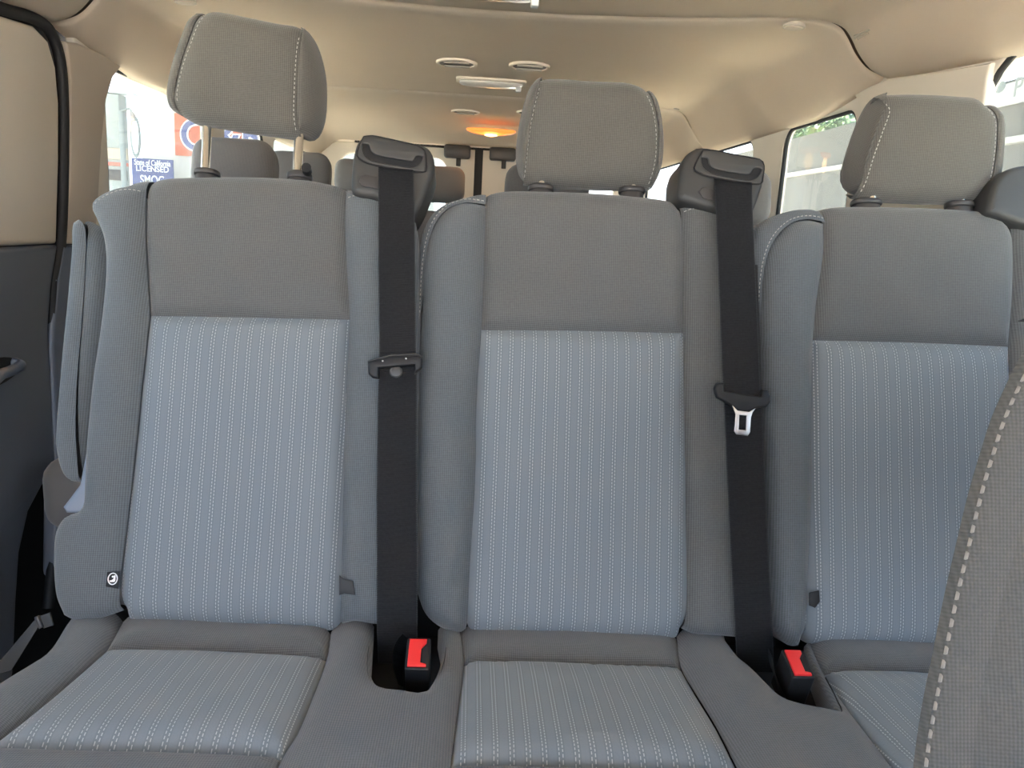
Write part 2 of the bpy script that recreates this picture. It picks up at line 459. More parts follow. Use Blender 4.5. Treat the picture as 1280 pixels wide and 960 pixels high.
# upper left wall: front piece, rear piece
S(plate('wall_left', WL, [(1.80, BELT), (4.38, BELT), (4.38, 1.565), (1.80, 1.565)], M_beige, None, d=.022, bevel=.007, holes=wl_holes[:3]))
S(plate('wall_left', WL, [(-1.5, BELT), (.10, BELT), (.10, 1.565), (-1.5, 1.565)], M_beige, None, d=.022, bevel=.007, holes=wl_holes[3:]))
S(plate('wall_left', WL, [(-1.5, 0), (.10, 0), (.10, BELT-.002), (-1.5, BELT-.002)], M_grey, None, d=.05, bevel=.006))
S(plate('wall_left', WL, [(1.72, 0), (4.38, 0), (4.38, BELT-.002), (1.74, BELT-.002)], M_grey, None, d=.06, bevel=.006, w=-.004))
# black body gap behind the sliding door and its rubber seal
S(plate('wall_left', WL, [(.05, 0), (1.84, 0), (1.84, 1.565), (.05, 1.565)], M_dark, None, d=.03, bevel=.002, w=-.035, holes=[rrect(.30, .985, 1.28, 1.35, .06)]))
door = thing('sliding_door', (-HW, .8, 0), 'sliding door with beige upper trim and dark grey lower trim at the left edge', 'door')
dwin = rrect(.30, .985, 1.28, 1.35, .07)
d_up = plate('upper_trim', WL, dpo, M_beige, door, d=.035, bevel=.012, holes=[dwin], w=.004)
low = WL.pl([(70, 306), (62, 360), (58, 410), (60, 460), (64, 540), (68, 588), (50, 608), (33, 640), (22, 690), (18, 750), (14, 840), (0, 900)])
zl = low[0][1]
plate('lower_trim', WL, [(.14, zl)]+[(.14, .10)]+[(1.15, .10)]+low[::-1], M_grey, door, d=.035, bevel=.010, w=.006)
plate('window_pane', WL, rrect(.28, .965, 1.30, 1.37, .07), M_glass, door, d=.004, bevel=.0005, w=-.02)
hp = WL.uv(8, 462)
rec = plate('handle_recess', WL, ellipse(hp[0]-.055, hp[1]+.004, .085, .026), M_black, door, d=.004, bevel=.001, w=.009)
gp = [WL.uv(x, y, .02) for x, y in [(24, 456), (17, 461), (8, 465), (0, 468)]]
pts3 = [WL.pt(gp[0][0]+.002, gp[0][1]+.004, .004)]+[WL.pt(a, b, .022) for a, b in gp]+[WL.pt(gp[3][0]-.05, gp[3][1]-.014, .024), WL.pt(gp[3][0]-.10, gp[3][1]-.02, .010)]
tube('handle_grip', smooth_line(pts3, 4), .010, M_grey, door, 10)
seal_px = [(0, 10), (40, 22), (60, 36), (72, 62), (78, 105), (79, 200), (76, 300), (68, 345), (64, 400), (66, 470), (72, 560), (72, 640), (60, 760)]
sp = [WL.uv(x, y) for x, y in seal_px]
seal = S(tube('trim_1', smooth_line([WL.pt(.3, sp[0][1]+.005, .0)]+[WL.pt(a, b, 0) for a, b in sp], 6), .0115, M_rub, None, 10))
# pillar covers
pl = WL.pl([(82, 305), (88, 200), (88, 100), (84, 52), (100, 54), (156, 79), (150, 88), (142, 98), (134, 125), (128, 180), (124, 250), (120, 305)], .012)
S(plate('trim_2', WL, pl, M_beige2, None, d=.03, bevel=.008, w=.012, smooth_pts=False))
S(plate('trim_2', WL, WL.pl([(80, 307), (120, 307), (110, 420), (95, 640), (70, 720), (72, 560), (66, 430), (72, 350)], .012), M_grey, None, d=.03, bevel=.008, w=.012))
# right wall (u runs forward, so u = -Y)
wr_holes = [fl(rrect(1.84, 1.0, 2.27, 1.36, .05))[::-1], fl(rrect(2.52, 1.0, 3.2, 1.36, .06))[::-1], fl(rrect(3.4, 1.0, 4.1, 1.36, .06))[::-1], fl(rrect(.18, .98, 1.385, 1.385, .11))[::-1], fl(rrect(-1.2, .98, .0, 1.37, .07))[::-1]]
S(plate('wall_right', WR, [(-4.38, BELT), (1.5, BELT), (1.5, 1.565), (-4.38, 1.565)], M_beige, None, d=.022, bevel=.007, holes=wr_holes))
S(plate('wall_right', WR, [(-4.38, 0), (1.5, 0), (1.5, BELT-.002), (-4.38, BELT-.002)], M_grey, None, d=.05, bevel=.006))
S(plate('trim_3', WR, WR.pl([(1066, 118), (1084, 108), (1110, 97), (1170, 89), (1236, 78), (1231, 100), (1227, 135), (1226, 290), (1092, 290), (1084, 200), (1078, 150), (1072, 130)], .012), M_beige, None, d=.02, bevel=.006, w=.010))
for i, (fr, hs) in enumerate(((WL, wl_holes[:3]), (WR, wr_holes[:4]))):
    for k, h in enumerate(hs):
        xs = [p[0] for p in h]; ys = [p[1] for p in h]
        nm = 'window_%d' % (1+k+3*i)
        w = S(plate(nm, fr, rrect(min(xs)-.012, min(ys)-.012, max(xs)+.012, max(ys)+.012, .06), M_glassl if fr is WL else M_glass, None, d=.004, bevel=.0005, w=-.016))
        g = [fr.pt(x, y, -.008) for x, y in h]
        t = tube('window_seal', g+[g[0], g[1]], .006, M_rub, w, 8, False)
# rear wall: two doors with windows, header, latches
RY = 4.30
WB = Frame((0, RY, 0), (1, 0, 0), (0, 0, 1))   # normal -y
S(plate('wall_rear', WB, [(-.93, 1.44), (.93, 1.44), (.93, 1.60), (-.93, 1.60)], M_head_lin, None, d=.04, bevel=.004, w=.03))
for sgn, nm in ((-1, 'door_1'), (1, 'door_2')):
    o = sorted([.012*sgn, .92*sgn]); h = sorted([.17*sgn, .74*sgn])
    d = S(plate(nm, WB, [(o[0], .05), (o[1], .05), (o[1], 1.445), (o[0], 1.445)], M_beige, None, d=.05, bevel=.012, holes=[rrect(h[0], 1.02, h[1], 1.385, .07)]))
    plate('window_pane', WB, rrect(h[0]-.01, 1.01, h[1]+.01, 1.395, .06), M_glass, d, d=.004, bevel=.0005, w=-.03)
    plate('lower_trim', WB, [(o[0]+.01, .08), (o[1]-.01, .08), (o[1]-.01, .95), (o[0]+.01, .95)], M_grey, d, d=.02, bevel=.006, w=.012)
    c = -.115 if sgn < 0 else .125
    lt = box('latch', (c-.07, RY-.07, 1.385), (c+.07, RY-.012, 1.452), M_collar, d, .012)
    box('latch_pin', (c-.004, RY-.06, 1.345), (c+.020, RY-.04, 1.39), M_black, lt, .003)
S(box('trim_4', (-.66, RY-.03, 1.438), (.66, RY+.01, 1.452), M_rub, None, .005))
S(box('trim_5', (-.022, RY-.002, .05), (.022, RY+.04, 1.44), M_rub, None, .003))
S(plate('wall_front', Frame((0, -1.5, 0), (-1, 0, 0), (0, 0, 1)), [(-.93, 0), (.93, 0), (.93, .70), (-.93, .70)], M_grey, None, d=.05, bevel=.004))

# ------------------------------------------------------------------ ceiling fittings
def at_ceil(px, py, z=1.512): return hit(px, py, (0, 0, z), (0, 0, 1))
def vent(px, py, label, r=.050):
    p = at_ceil(px, py); t = thing('ceiling_vent', p, label, 'vent', None)
    fr = Frame((p[0], p[1], p[2]), (1, 0, 0), (0, -1, 0))   # faces down
    plate('rim', fr, ellipse(0, 0, r*1.22, r*1.22, 36), M_head_lin, t, d=.010, bevel=.003, holes=[ellipse(0, 0, r, r, 32)], w=.004)
    plate('bowl', fr, ellipse(0, 0, r*1.02, r*1.02), M_ventd, t, d=.004, bevel=.001, w=.001)
    M = Matrix.Translation(Vector(p)-Vector((0, 0, .004)))
    for k in (-1, 1):
        wv = math.sqrt(r*r-(k*.028)**2)-.004
        box('vane', (-wv, k*.028-.009, -.002), (wv, k*.028+.009, .002), M_ventl, t, .001, 1, M @ Matrix.Translation((0, 0, 0)) @ Matrix.Rotation(.25, 4, 'X') if k == 0 else M)
    return t
vent(571, 79, 'round beige ceiling vent nearest the raised headrest, front left of four')
vent(662, 83, 'round beige ceiling vent above the middle headrest, front right of four')
vent(582, 140, 'round beige ceiling vent above the lit amber lamp, rear left of four')
vent(664, 141, 'round beige ceiling vent half hidden by the middle headrest')
def dome(px, py, label, wx, wy, lit=False, dz=0.):
    p = at_ceil(px, py, 1.512-dz); t = thing('dome_lamp', p, label, 'lamp')
    fr = Frame(p, (1, 0, 0), (0, -1, 0))
    if not lit: plate('bezel', fr, rrect(-wx-.010, -wy-.010, wx+.010, wy+.010, .02), M_head_lin, t, d=.008, bevel=.003, w=.004)
    bm = bmesh.new(); bmesh.ops.create_uvsphere(bm, u_segments=28, v_segments=12, radius=1)
    for v in bm.verts:
        e = 7 if not lit else 2
        s = (abs(v.co.x)**e+abs(v.co.y)**e)
        r2 = math.hypot(v.co.x, v.co.y)
        f = (r2/(s**(1/e)) if s > 1e-9 else 1)
        v.co = Vector((v.co.x*f*wx, v.co.y*f*wy, min(v.co.z, .2)*(.022 if lit else .012)))+Vector(p)-Vector((0, 0, .007))
    link('lens', finish_bm(bm, 'lens'), M_amber if lit else M_clear, t)
    if lit:
        bm = bmesh.new(); bmesh.ops.create_uvsphere(bm, u_segments=16, v_segments=10, radius=1)
        for v in bm.verts: v.co = Vector((v.co.x*.034, v.co.y*.026, v.co.z*.010))+Vector(p)-Vector((0, 0, .024))
        link('bulb', finish_bm(bm, 'bulb'), M_bulb, t)
        L = bpy.data.lights.new('lamp_glow', 'POINT'); L.energy = .35; L.color = (1, .55, .2); L.shadow_soft_size = .04
        lo = bpy.data.objects.new('lamp_glow', L); COL.objects.link(lo); lo.parent = t; lo.location = (0, 0, -.06)
    else:
        box('switch', (p[0]+wx*.78, p[1]-.012, p[2]-.028), (p[0]+wx*.95, p[1]+.012, p[2]-.012), M_white, t, .003)
    return t
dome(614, 102, 'unlit rectangular dome lamp with clear lens behind the two front vents', .105, .042)
dome(620, -13, 'unlit dome lamp cut by the top edge of the picture', .092, .034)
dome(614, 161, 'small lit amber dome lamp glowing at the rear of the ceiling', .115, .05, True, .030)
def hook(px, py, z, nx, label, w, h, name='coat_hook_cover', cat='cover', rnd=None):
    k = .002 if name != 'ceiling_plug' else 0.
    # small plug set into the headliner where its roof turns down
    p = hit(px, py, (0, 0, z), (0, 0, 1)); sl = -.65*nx
    ca = math.cos(sl); sa = math.sin(sl)
    fr = Frame(p, (ca, 0, sa), (0, -1, 0))
    t = thing(name, p, label, cat)
    plate('frame', fr, rrect(-w, -h, w, h, min(w, h)*(rnd or .35)), M_ventl, t, d=.010, bevel=.001, w=.001+k)
    plate('cap', fr, rrect(-w*.78, -h*.72, w*.78, h*.72, min(w, h)*.7*(rnd or .35)), M_beige2, t, d=.010, bevel=.0015, w=.0025+k)
hook(1085, 48, 1.468, 1, 'small rectangular beige clip on the right slope of the ceiling', .020, .036)
hook(134, 9, 1.472, -1, 'small rectangular beige clip on the left slope of the ceiling', .020, .036)
hook(992, 34, 1.506, .1, 'round beige plug in the ceiling behind its front seam, right side', .024, .024, 'ceiling_plug', 'plug', .95)
hook(232, 3, 1.506, -.1, 'round beige plug in the ceiling above the raised left headrest', .024, .024, 'ceiling_plug', 'plug', .95)
hook(848, 136, 1.506, .1, 'tiny round beige plug by the rear ceiling seam, right of the middle headrest', .018, .018, 'ceiling_plug', 'plug', .95)

# ------------------------------------------------------------------ the three-place bench
al = math.radians(18)
BK = Frame((0, 1.13, 1.09), (1, 0, 0), (0, math.sin(al), math.cos(al)))       # backrest plane, normal towards the front
bb = hit(725, 798, BK.o, BK.w)
be = math.radians(6)
CU = Frame(bb, (1, 0, 0), (0, math.cos(be), -math.sin(be)))                    # cushion plane, v rearward, normal up
bench = thing('bench_seat', (.17, .85, 0), 'grey cloth three-place bench with striped pale inserts, filling the foreground', 'seat')
def part(name, parent=bench):
    o = bpy.data.objects.new(name, None); COL.objects.link(o); o.parent = parent; o.empty_display_size = .03; return o
def B(p): return BK.pl([(x, y-7*max(0., min(1., (335-y)/90))) for x, y in p])   # tops roll back, so their seams sit a little higher
def C_(p): return CU.pl(p)
def shell(parent, px, w=-.012, d=.07):
    plate('back_shell', BK, B(px), M_fab2, parent, d=d, bevel=.02, w=w)

# --- left backrest
lb = part('backrest')
uL = [(183, 226), (179, 275), (181, 330), (185, 393)]; uR = [(431, 236), (430, 290), (433, 350), (436, 398)]
iL = [(185, 393), (175, 480), (165, 580), (152, 690), (147, 735), (147, 766)]; iR = [(436, 398), (430, 520), (427, 650), (425, 740), (424, 785)]
pillow('yoke', BK, [(B([(183, 226), (220, 223), (300, 222), (380, 226), (431, 236)]), 'r'), (B(uR), 's'), (B([(436, 398), (300, 395), (185, 393)]), 's'), (B(uL[::-1]), 's')], M_fab, lb, R=.03, skirt=.08, puff=.006)
pillow('striped_insert', BK, [(B([(185, 393), (300, 395), (436, 398)]), 's'), (B(iR), 's'), (B([(424, 785), (418, 792), (400, 793), (300, 789), (200, 783), (155, 779), (147, 766)]), 'r'), (B(iL[::-1]), 's')], M_ins, lb, R=.035, skirt=.03, puff=.010, pr=.03)
tseam = [(107, 261), (122, 250), (140, 242), (158, 239), (181, 242)]
oL = [(75, 771), (65, 745), (62, 700), (65, 665), (76, 647), (97, 637), (101, 605), (104, 550), (112, 470), (121, 410), (128, 340), (126, 300), (116, 275), (107, 261)]
bL = pillow('left_bolster', BK, [(B(tseam), 's'), (B([(181, 242)]+uL[1:]), 's'), (B(iL), 's'), (B([(147, 766), (120, 775), (90, 778), (75, 771)]), 'r'), (B(oL), 'r')], M_fab2, lb, R=.018, skirt=.07, puff=.012, pr=.025, groove=.006)
gL = pillow('top_gusset', BK, [(B([(107, 261), (118, 249), (150, 234), (183, 226)]), 'r'), (B([(183, 226), (181, 242)]), 's'), (B(tseam[::-1]), 's')], M_fab2, lb, R=.026, skirt=.08, groove=.004)
bR = pillow('right_bolster', BK, [(B([(431, 236), (445, 243), (470, 248), (500, 256), (516, 272), (522, 300), (524, 400), (524, 600), (522, 740), (505, 780)]), 'r'), (B([(505, 780), (470, 783), (440, 779), (424, 785)]), 'r'), (B(iR[::-1]), 's'), (B(uR[::-1]), 's')], M_fab2, lb, R=.02, skirt=.08, puff=.010, pr=.025)
stitches('stitching', BK, B([(113, 264), (127, 254), (143, 246), (158, 243), (178, 246)]), M_thread, lb, w=bL)
stitches('stitching', BK, B([(434, 252), (445, 251), (460, 252), (474, 254)]), M_thread, lb, w=bR)
shell(lb, [(125, 262), (190, 240), (420, 246), (500, 266), (512, 320), (512, 740), (430, 770), (100, 760), (80, 720), (80, 665), (112, 630), (118, 500), (138, 340)])
# --- middle backrest
mb = part('backrest')
uL2 = [(608, 243), (607, 270), (605, 330), (602, 411)]; uR2 = [(853, 258), (856, 300), (856, 360), (856, 415)]
iL2 = [(602, 411), (596, 500), (594, 600), (588, 700), (584, 785)]; iR2 = [(856, 415), (858, 520), (860, 650), (861, 750), (858, 790)]
pillow('yoke', BK, [(B([(608, 243), (640, 240), (730, 242), (800, 247), (840, 252), (853, 258)]), 'r'), (B(uR2), 's'), (B([(856, 415), (730, 412), (602, 411)]), 's'), (B(uL2[::-1]), 's')], M_fab, mb, R=.03, skirt=.08, puff=.006)
pillow('striped_insert', BK, [(B([(602, 411), (730, 412), (856, 415)]), 's'), (B(iR2), 's'), (B([(858, 790), (850, 802), (800, 804), (700, 800), (600, 796), (587, 793), (584, 785)]), 'r'), (B(iL2[::-1]), 's')], M_ins, mb, R=.035, skirt=.03, puff=.010, pr=.03)
sm = [(527, 380), (529, 340), (534, 308), (544, 281), (560, 264), (580, 257), (607, 260)]
om = [(519, 410), (521, 350), (524, 305), (534, 275), (552, 258), (575, 250), (608, 243)]
pillow('left_bolster', BK, [(B(sm), 's'), (B([(607, 260)]+uL2[1:]), 's'), (B(iL2), 's'), (B([(584, 785), (580, 794), (562, 793), (545, 785), (530, 770), (519, 740)]), 'r'), (B([(519, 740), (517, 650), (518, 560), (521, 470), (525, 410), (527, 380)]), 'r')], M_fab2, mb, R=.03, skirt=.08, puff=.020, pr=.03)
gM = pillow('gusset', BK, [(B(om), 'r'), (B([(608, 243), (607, 260)]), 's'), (B(sm[::-1]), 's'), (B([(527, 380), (519, 410)]), 'n')], M_fab2, mb, R=.026, skirt=.09, groove=.004)
stitches('stitching', BK, B([(524, 390), (526, 345), (531, 306), (541, 278), (558, 260), (580, 252), (606, 256)]), M_thread, mb, w=gM)
bM = pillow('right_bolster', BK, [(B([(853, 258), (870, 261), (893, 264), (920, 272), (936, 290), (943, 330), (948, 500), (955, 680), (952, 760), (935, 800)]), 'r'), (B([(935, 800), (900, 797), (870, 795), (858, 790)]), 'r'), (B(iR2[::-1]), 's'), (B(uR2[::-1]), 's')], M_fab, mb, R=.02, skirt=.08, puff=.008, pr=.025)
stitches('stitching', BK, B([(856, 268), (868, 265), (880, 266), (892, 268)]), M_thread, mb, w=bM)
shell(mb, [(545, 275), (612, 256), (850, 268), (925, 285), (935, 340), (945, 680), (930, 780), (600, 780), (540, 765), (530, 700), (530, 500), (535, 330)])
# --- right backrest
rb = part('backrest')
uL3 = [(1027, 262), (1033, 285), (1033, 315), (1025, 370), (1020, 424)]; uR3 = [(1268, 276), (1272, 310), (1271, 370), (1266, 432)]
iL3 = [(1020, 424), (1018, 520), (1018, 620), (1014, 720), (1010, 800)]; iR3 = [(1266, 432), (1270, 550), (1272, 700), (1270, 812)]
pillow('yoke', BK, [(B([(1027, 262), (1060, 259), (1150, 260), (1230, 264), (1256, 268), (1268, 276)]), 'r'), (B(uR3), 's'), (B([(1266, 432), (1200, 429), (1120, 426), (1020, 424)]), 's'), (B(uL3[::-1]), 's')], M_fab, rb, R=.03, skirt=.08, puff=.006)
pillow('striped_insert', BK, [(B([(1020, 424), (1120, 426), (1200, 429), (1266, 432)]), 's'), (B(iR3), 's'), (B([(1270, 812), (1260, 820), (1175, 817), (1120, 815), (1040, 811), (1018, 809), (1010, 800)]), 'r'), (B(iL3[::-1]), 's')], M_ins, rb, R=.035, skirt=.03, puff=.010, pr=.03)
sr = [(951, 440), (953, 390), (956, 340), (963, 313), (975, 294), (992, 281), (1012, 277), (1033, 281)]
orr = [(945, 440), (941, 370), (940, 320), (943, 293), (955, 279), (975, 269), (1000, 263), (1027, 262)]
pillow('left_bolster', BK, [(B(sr), 's'), (B([(1033, 281), (1033, 315), (1025, 370), (1020, 424)]), 's'), (B(iL3), 's'), (B([(1010, 800), (1003, 811), (988, 808), (972, 786)]), 'r'), (B([(972, 786), (966, 720), (960, 600), (955, 500), (951, 440)]), 'r')], M_fab2, rb, R=.025, skirt=.08, puff=.016, pr=.03)
gR = pillow('gusset', BK, [(B(orr), 'r'), (B([(1027, 262), (1033, 281)]), 's'), (B(sr[::-1]), 's'), (B([(951, 440), (945, 440)]), 'n')], M_fab2, rb, R=.026, skirt=.08, groove=.004)
stitches('stitching', BK, B([(949, 430), (950, 390), (953, 338), (960, 310), (972, 291), (991, 277), (1012, 273), (1031, 276)]), M_thread, rb, w=gR)
pillow('right_bolster', BK, [(B([(1268, 276), (1288, 281), (1306, 290), (1316, 330), (1316, 780), (1304, 822)]), 'r'), (B([(1304, 822), (1290, 820), (1270, 812)]), 'r'), (B(iR3[::-1]), 's'), (B(uR3[::-1]), 's')], M_fab, rb, R=.02, skirt=.08, puff=.008, pr=.025)
shell(rb, [(965, 285), (1035, 276), (1260, 285), (1300, 300), (1304, 780), (1015, 800), (985, 790), (968, 600), (955, 330)])

# --- headrests
hta = math.radians(7)
HF = Frame((0, 1.168, 1.20), (1, 0, 0), (0, math.sin(hta), math.cos(hta)))
def side(name, fr, seam, out, w_out, back, mat, parent, edges=(), R=.03, K=12):
    """the turned side of a cushion: from the seam (on fr) round to the outline, w_out behind it, then straight back"""
    f2 = fr.off(w_out); N = 26
    a = smooth_line(fr.pl(seam)); b = smooth_line(f2.pl(out))
    def n_(P):
        L = np.r_[0, np.cumsum(np.linalg.norm(np.diff(P, axis=0), axis=1))]; t = np.linspace(0, L[-1], N)
        return np.stack([np.interp(t, L, P[:, k]) for k in (0, 1)], 1)
    a = n_(a); b = n_(b); sg_ = 1 if np.mean(b[:, 0]-a[:, 0]) < 0 else -1; cen = np.mean(np.vstack([fr.pl(e) for e in edges]), 0); bm = bmesh.new()
    q_ = np.clip(dist_to(a, [smooth_line(fr.pl(e)) for e in edges])/R, 0, 1); ws = -R*.8*(1-np.sqrt(np.clip(1-(1-q_)**2, 0, 1))); uv = bm.loops.layers.uv.new('metres'); G = []; co = {}
    for i in range(N):
        r = []
        for k in range(K+1):
            t = k/K*math.pi/2; q = a[i]+(b[i]-a[i])*math.sin(t); wo = min(w_out, ws[i]-.002); w = ws[i]+(wo-ws[i])*(1-math.cos(t))-.0025*math.exp(-k*1.5)
            v = bm.verts.new(fr.pt(q[0], q[1], w)); co[v] = (q[0]+sg_*w, q[1]); r.append(v)
        q = b[i]+(cen-b[i])*.30; v = bm.verts.new(fr.pt(q[0], q[1], w_out-back)); co[v] = (q[0]+sg_*(w_out-back), q[1]); r.append(v); G.append(r)
    for p, q in zip(G[:-1], G[1:]):
        for k in range(K+1): bm.faces.new((p[k], p[k+1], q[k+1], q[k]))
    for f in bm.faces:
        for l in f.loops: l[uv].uv = co[l.vert]
    me = finish_bm(bm, name)
    return link(name, me, mat, parent)
def headrest(px_top, px_bot, sL, sR, oLft, oRgt, posts, collars, mat, wl=-.03, wr=-.03, w=.0, T=.085):
    h = part('headrest')
    ys = [p[1] for p in px_top+px_bot]; y0, y1 = min(ys), max(ys)
    up = lambda q: [(x, y-5*max(0., min(1., (y1-y)/(y1-y0)))) for x, y in q]
    px_top, px_bot, sL, sR = [up(q) for q in (px_top, px_bot, sL, sR)]
    fr = HF.off(w); P = lambda q: fr.pl(q)
    pad = pillow('pad', fr, [(P(px_top), 'r'), (P(sR), 's'), (P(px_bot), 'r'), (P(sL[::-1]), 's')], mat, h, R=.030, skirt=T, puff=.012, pr=.03, groove=.004, gr=.006, conv=.30)
    side('left_side', fr, sL, oLft[::-1], wl, T+wl, mat, h, (px_top, px_bot))
    side('right_side', fr, sR, oRgt, wr, T+wr, mat, h, (px_top, px_bot))
    allp = list(oLft)+list(px_top[1:-1])+list(oRgt)+list(px_bot[1:-1])
    Q = np.array(P(allp)); c = Q.mean(0)
    plate('back_cover', fr, [tuple(c+(q-c)*.62) for q in Q], mat, h, d=.02, bevel=.008, w=-T+.004)
    for (xa, ya, xb, yb) in posts:
        fp = BK.off(-.03); a = fp.uv(xa, ya); b = fp.uv(xb, yb)
        tube('post', [fp.pt(a[0], a[1]+.03), fp.pt(b[0], b[1]-.06)], .0068, M_chrome, h, 16)
    for (x0, y0, x1, y1) in collars:
        fp = BK.off(-.03); a = fp.uv(x0, y0); b = fp.uv(x1, y1); cx = (a[0]+b[0])/2; hw = abs(b[0]-a[0])/2; hh = abs(b[1]-a[1])
        top = max(a[1], b[1])
        M = Matrix.Translation(Vector(fp.pt(cx, top)))@Matrix((tuple(BK.u)+(0,), tuple(-BK.w)+(0,), tuple(BK.v)+(0,), (0, 0, 0, 1))).transposed()
        cf = Frame(fp.pt(cx, top), BK.u, -BK.w)
        plate('collar', cf, rrect(-hw, -.017, hw, .017, .0165), M_collar, h, d=hh*.75, bevel=.003, w=0)
        plate('collar_base', cf, rrect(-hw*.88, -.015, hw*.88, .015, .0145), M_collar, h, d=hh*.8+.02, bevel=.002, w=-hh*.7)
    PADS.append(pad); return h
PADS = []
hl = headrest([(250, 15), (265, 13), (300, 19), (340, 27), (370, 32), (378, 38)], [(374, 172), (360, 170), (300, 162), (265, 156), (243, 153), (222, 142)][0:6],
    [(250, 15), (243, 30), (235, 52), (225, 80), (218, 110), (216, 128), (222, 142)], [(378, 38), (375, 60), (372, 100), (371, 140), (374, 172)],
    [(222, 142), (214, 136), (210, 122), (211, 106), (217, 80), (227, 50), (237, 27), (250, 15)], [(378, 38), (390, 46), (399, 62), (407, 92), (409, 120), (407, 150), (400, 170), (390, 177), (374, 172)],
    [(258, 160, 258, 212), (373, 172, 373, 216)], [(243, 213, 275, 224), (359, 216, 390, 230)], M_head, -.02, -.06)
props(hl, 'tall raised headrest on chrome posts')
fpk = BK.off(-.012); kb = fpk.uv(384, 214)
tube('release_button', [fpk.pt(kb[0], kb[1]), fpk.pt(kb[0]+.002, kb[1]-.001, .016)], .007, M_black, hl, 12)
headrest([(677, 99), (693, 98), (740, 101), (785, 103), (803, 108), (812, 113)], [(815, 235), (805, 236), (750, 235), (700, 233), (666, 231), (655, 228)],
    [(677, 99), (671, 122), (664, 155), (658, 200), (655, 228)], [(812, 113), (819, 135), (824, 165), (823, 200), (815, 235)],
    [(655, 228), (649, 220), (645, 203), (645, 185), (650, 150), (658, 120), (666, 106), (677, 99)], [(812, 113), (821, 130), (827, 160), (828, 190), (824, 215), (815, 235)],
    [(677, 225, 677, 236), (791, 230, 791, 238)], [(660, 232, 692, 243), (773, 235, 806, 246)], M_head, -.05, -.025)
headrest([(1104, 120), (1130, 118), (1180, 119), (1210, 121), (1228, 123), (1240, 131)], [(1236, 243), (1220, 252), (1170, 253), (1120, 251), (1085, 248), (1074, 245)],
    [(1104, 120), (1108, 136), (1100, 160), (1088, 195), (1079, 225), (1074, 245)], [(1240, 131), (1248, 150), (1248, 180), (1243, 220), (1236, 243)],
    [(1074, 245), (1060, 241), (1052, 232), (1052, 212), (1059, 185), (1070, 155), (1082, 132), (1092, 122), (1104, 120)], [(1240, 131), (1250, 150), (1251, 180), (1246, 222), (1236, 243)],
    [(1090, 240, 1090, 252), (1202, 245, 1202, 256)], [(1064, 250, 1101, 261), (1182, 253, 1216, 264)], M_head, -.065, -.025)
# stitching of the headrests
hw = HF.off(0)
for ln in ([(253, 20), (247, 33), (239, 55), (229, 82), (222, 112), (221, 128)], [(373, 45), (370, 70), (368, 105), (367, 140), (369, 165)]): stitches('stitching', hw, hw.pl(ln), M_thread, hl, w=PADS[0], wd=.0012)
hs = [o for o in bench.children if o.name.startswith('headrest')]
for ln in ([(675, 108), (669, 130), (663, 160), (658, 200), (656, 222)], [(809, 118), (816, 138), (820, 165), (819, 200), (812, 230)]): stitches('stitching', hw, hw.pl(ln), M_thread, hs[1], w=PADS[1], wd=.0012)
for ln in ([(1109, 128), (1112, 138), (1104, 162), (1092, 196), (1083, 226), (1078, 242)], [(1237, 135), (1244, 152), (1244, 180), (1239, 220), (1233, 240)]): stitches('stitching', hw, hw.pl(ln), M_thread, hs[2], w=PADS[2], wd=.0012)

# --- armrest folded up beside the left backrest
arm = part('armrest'); props(arm, 'folded-up armrest of grey cloth')
af = BK.off(-.035)
A = lambda q: af.pl(q)
aseam = [(91, 271), (101, 276), (106, 292), (105, 330), (101, 400), (95, 470), (93, 540), (97, 603)]
pillow('front_panel', af, [(A([(97, 603), (84, 601), (75, 592), (68, 570), (66, 545), (69, 500), (75, 430), (81, 370), (86, 310), (87, 278), (91, 271)]), 'r'), (A(aseam), 's')], M_fab2, arm, R=.014, skirt=.10, groove=.003, gr=.006)
pillow('side_panel', af, [(A(aseam[::-1]), 's'), (A([(91, 271), (98, 267), (108, 272), (124, 283), (133, 297), (133, 340), (125, 420), (115, 480), (108, 540), (105, 590), (97, 603)]), 'r')], M_fab2, arm, R=.045, skirt=.09, groove=.003, gr=.006)
# plastic bracket at the armrest's foot
bf = BK.off(-.022)
br = plate('hinge_cover', bf, bf.pl([(99, 606), (108, 560), (112, 600), (106, 642), (82, 641), (78, 634)]), M_bluegrey, arm, d=.02, bevel=.004)

# --- cushions
cl = part('cushion')
lrl = [(414, 784), (409, 817), (391, 865), (372, 910), (353, 940), (335, 985)]
lll = [(154, 768), (131, 808), (70, 860), (0, 915), (-14, 924), (-70, 970)]
pillow('rear_band', CU, [(C_([(154, 768), (300, 776), (414, 784)]), 'n'), (C_([(414, 784), (409, 817)]), 's'), (C_([(409, 817), (300, 811), (200, 808), (131, 808)]), 's'), (C_([(131, 808), (154, 768)]), 's')], M_fab, cl, puff=.006, pr=.02)
pillow('striped_insert', CU, [(C_([(131, 808), (200, 808), (300, 811), (409, 817)]), 's'), (C_([(409, 817), (391, 865), (372, 910), (353, 940)]), 's'), (C_([(353, 940), (345, 937), (250, 932), (100, 928), (0, 924), (-14, 923)]), 's'), (C_([(-14, 923), (0, 915), (70, 860), (131, 808)]), 's')], M_ins, cl, puff=.010, pr=.03)
pillow('front_band', CU, [(C_([(-14, 923), (0, 924), (100, 928), (250, 932), (345, 937), (353, 940)]), 's'), (C_([(353, 940), (335, 985), (325, 1010)]), 's'), (C_([(325, 1010), (150, 1005), (-70, 1000)]), 'r'), (C_([(-70, 1000), (-14, 923)]), 's')], M_fab2, cl, R=.04, skirt=.12, puff=.006)
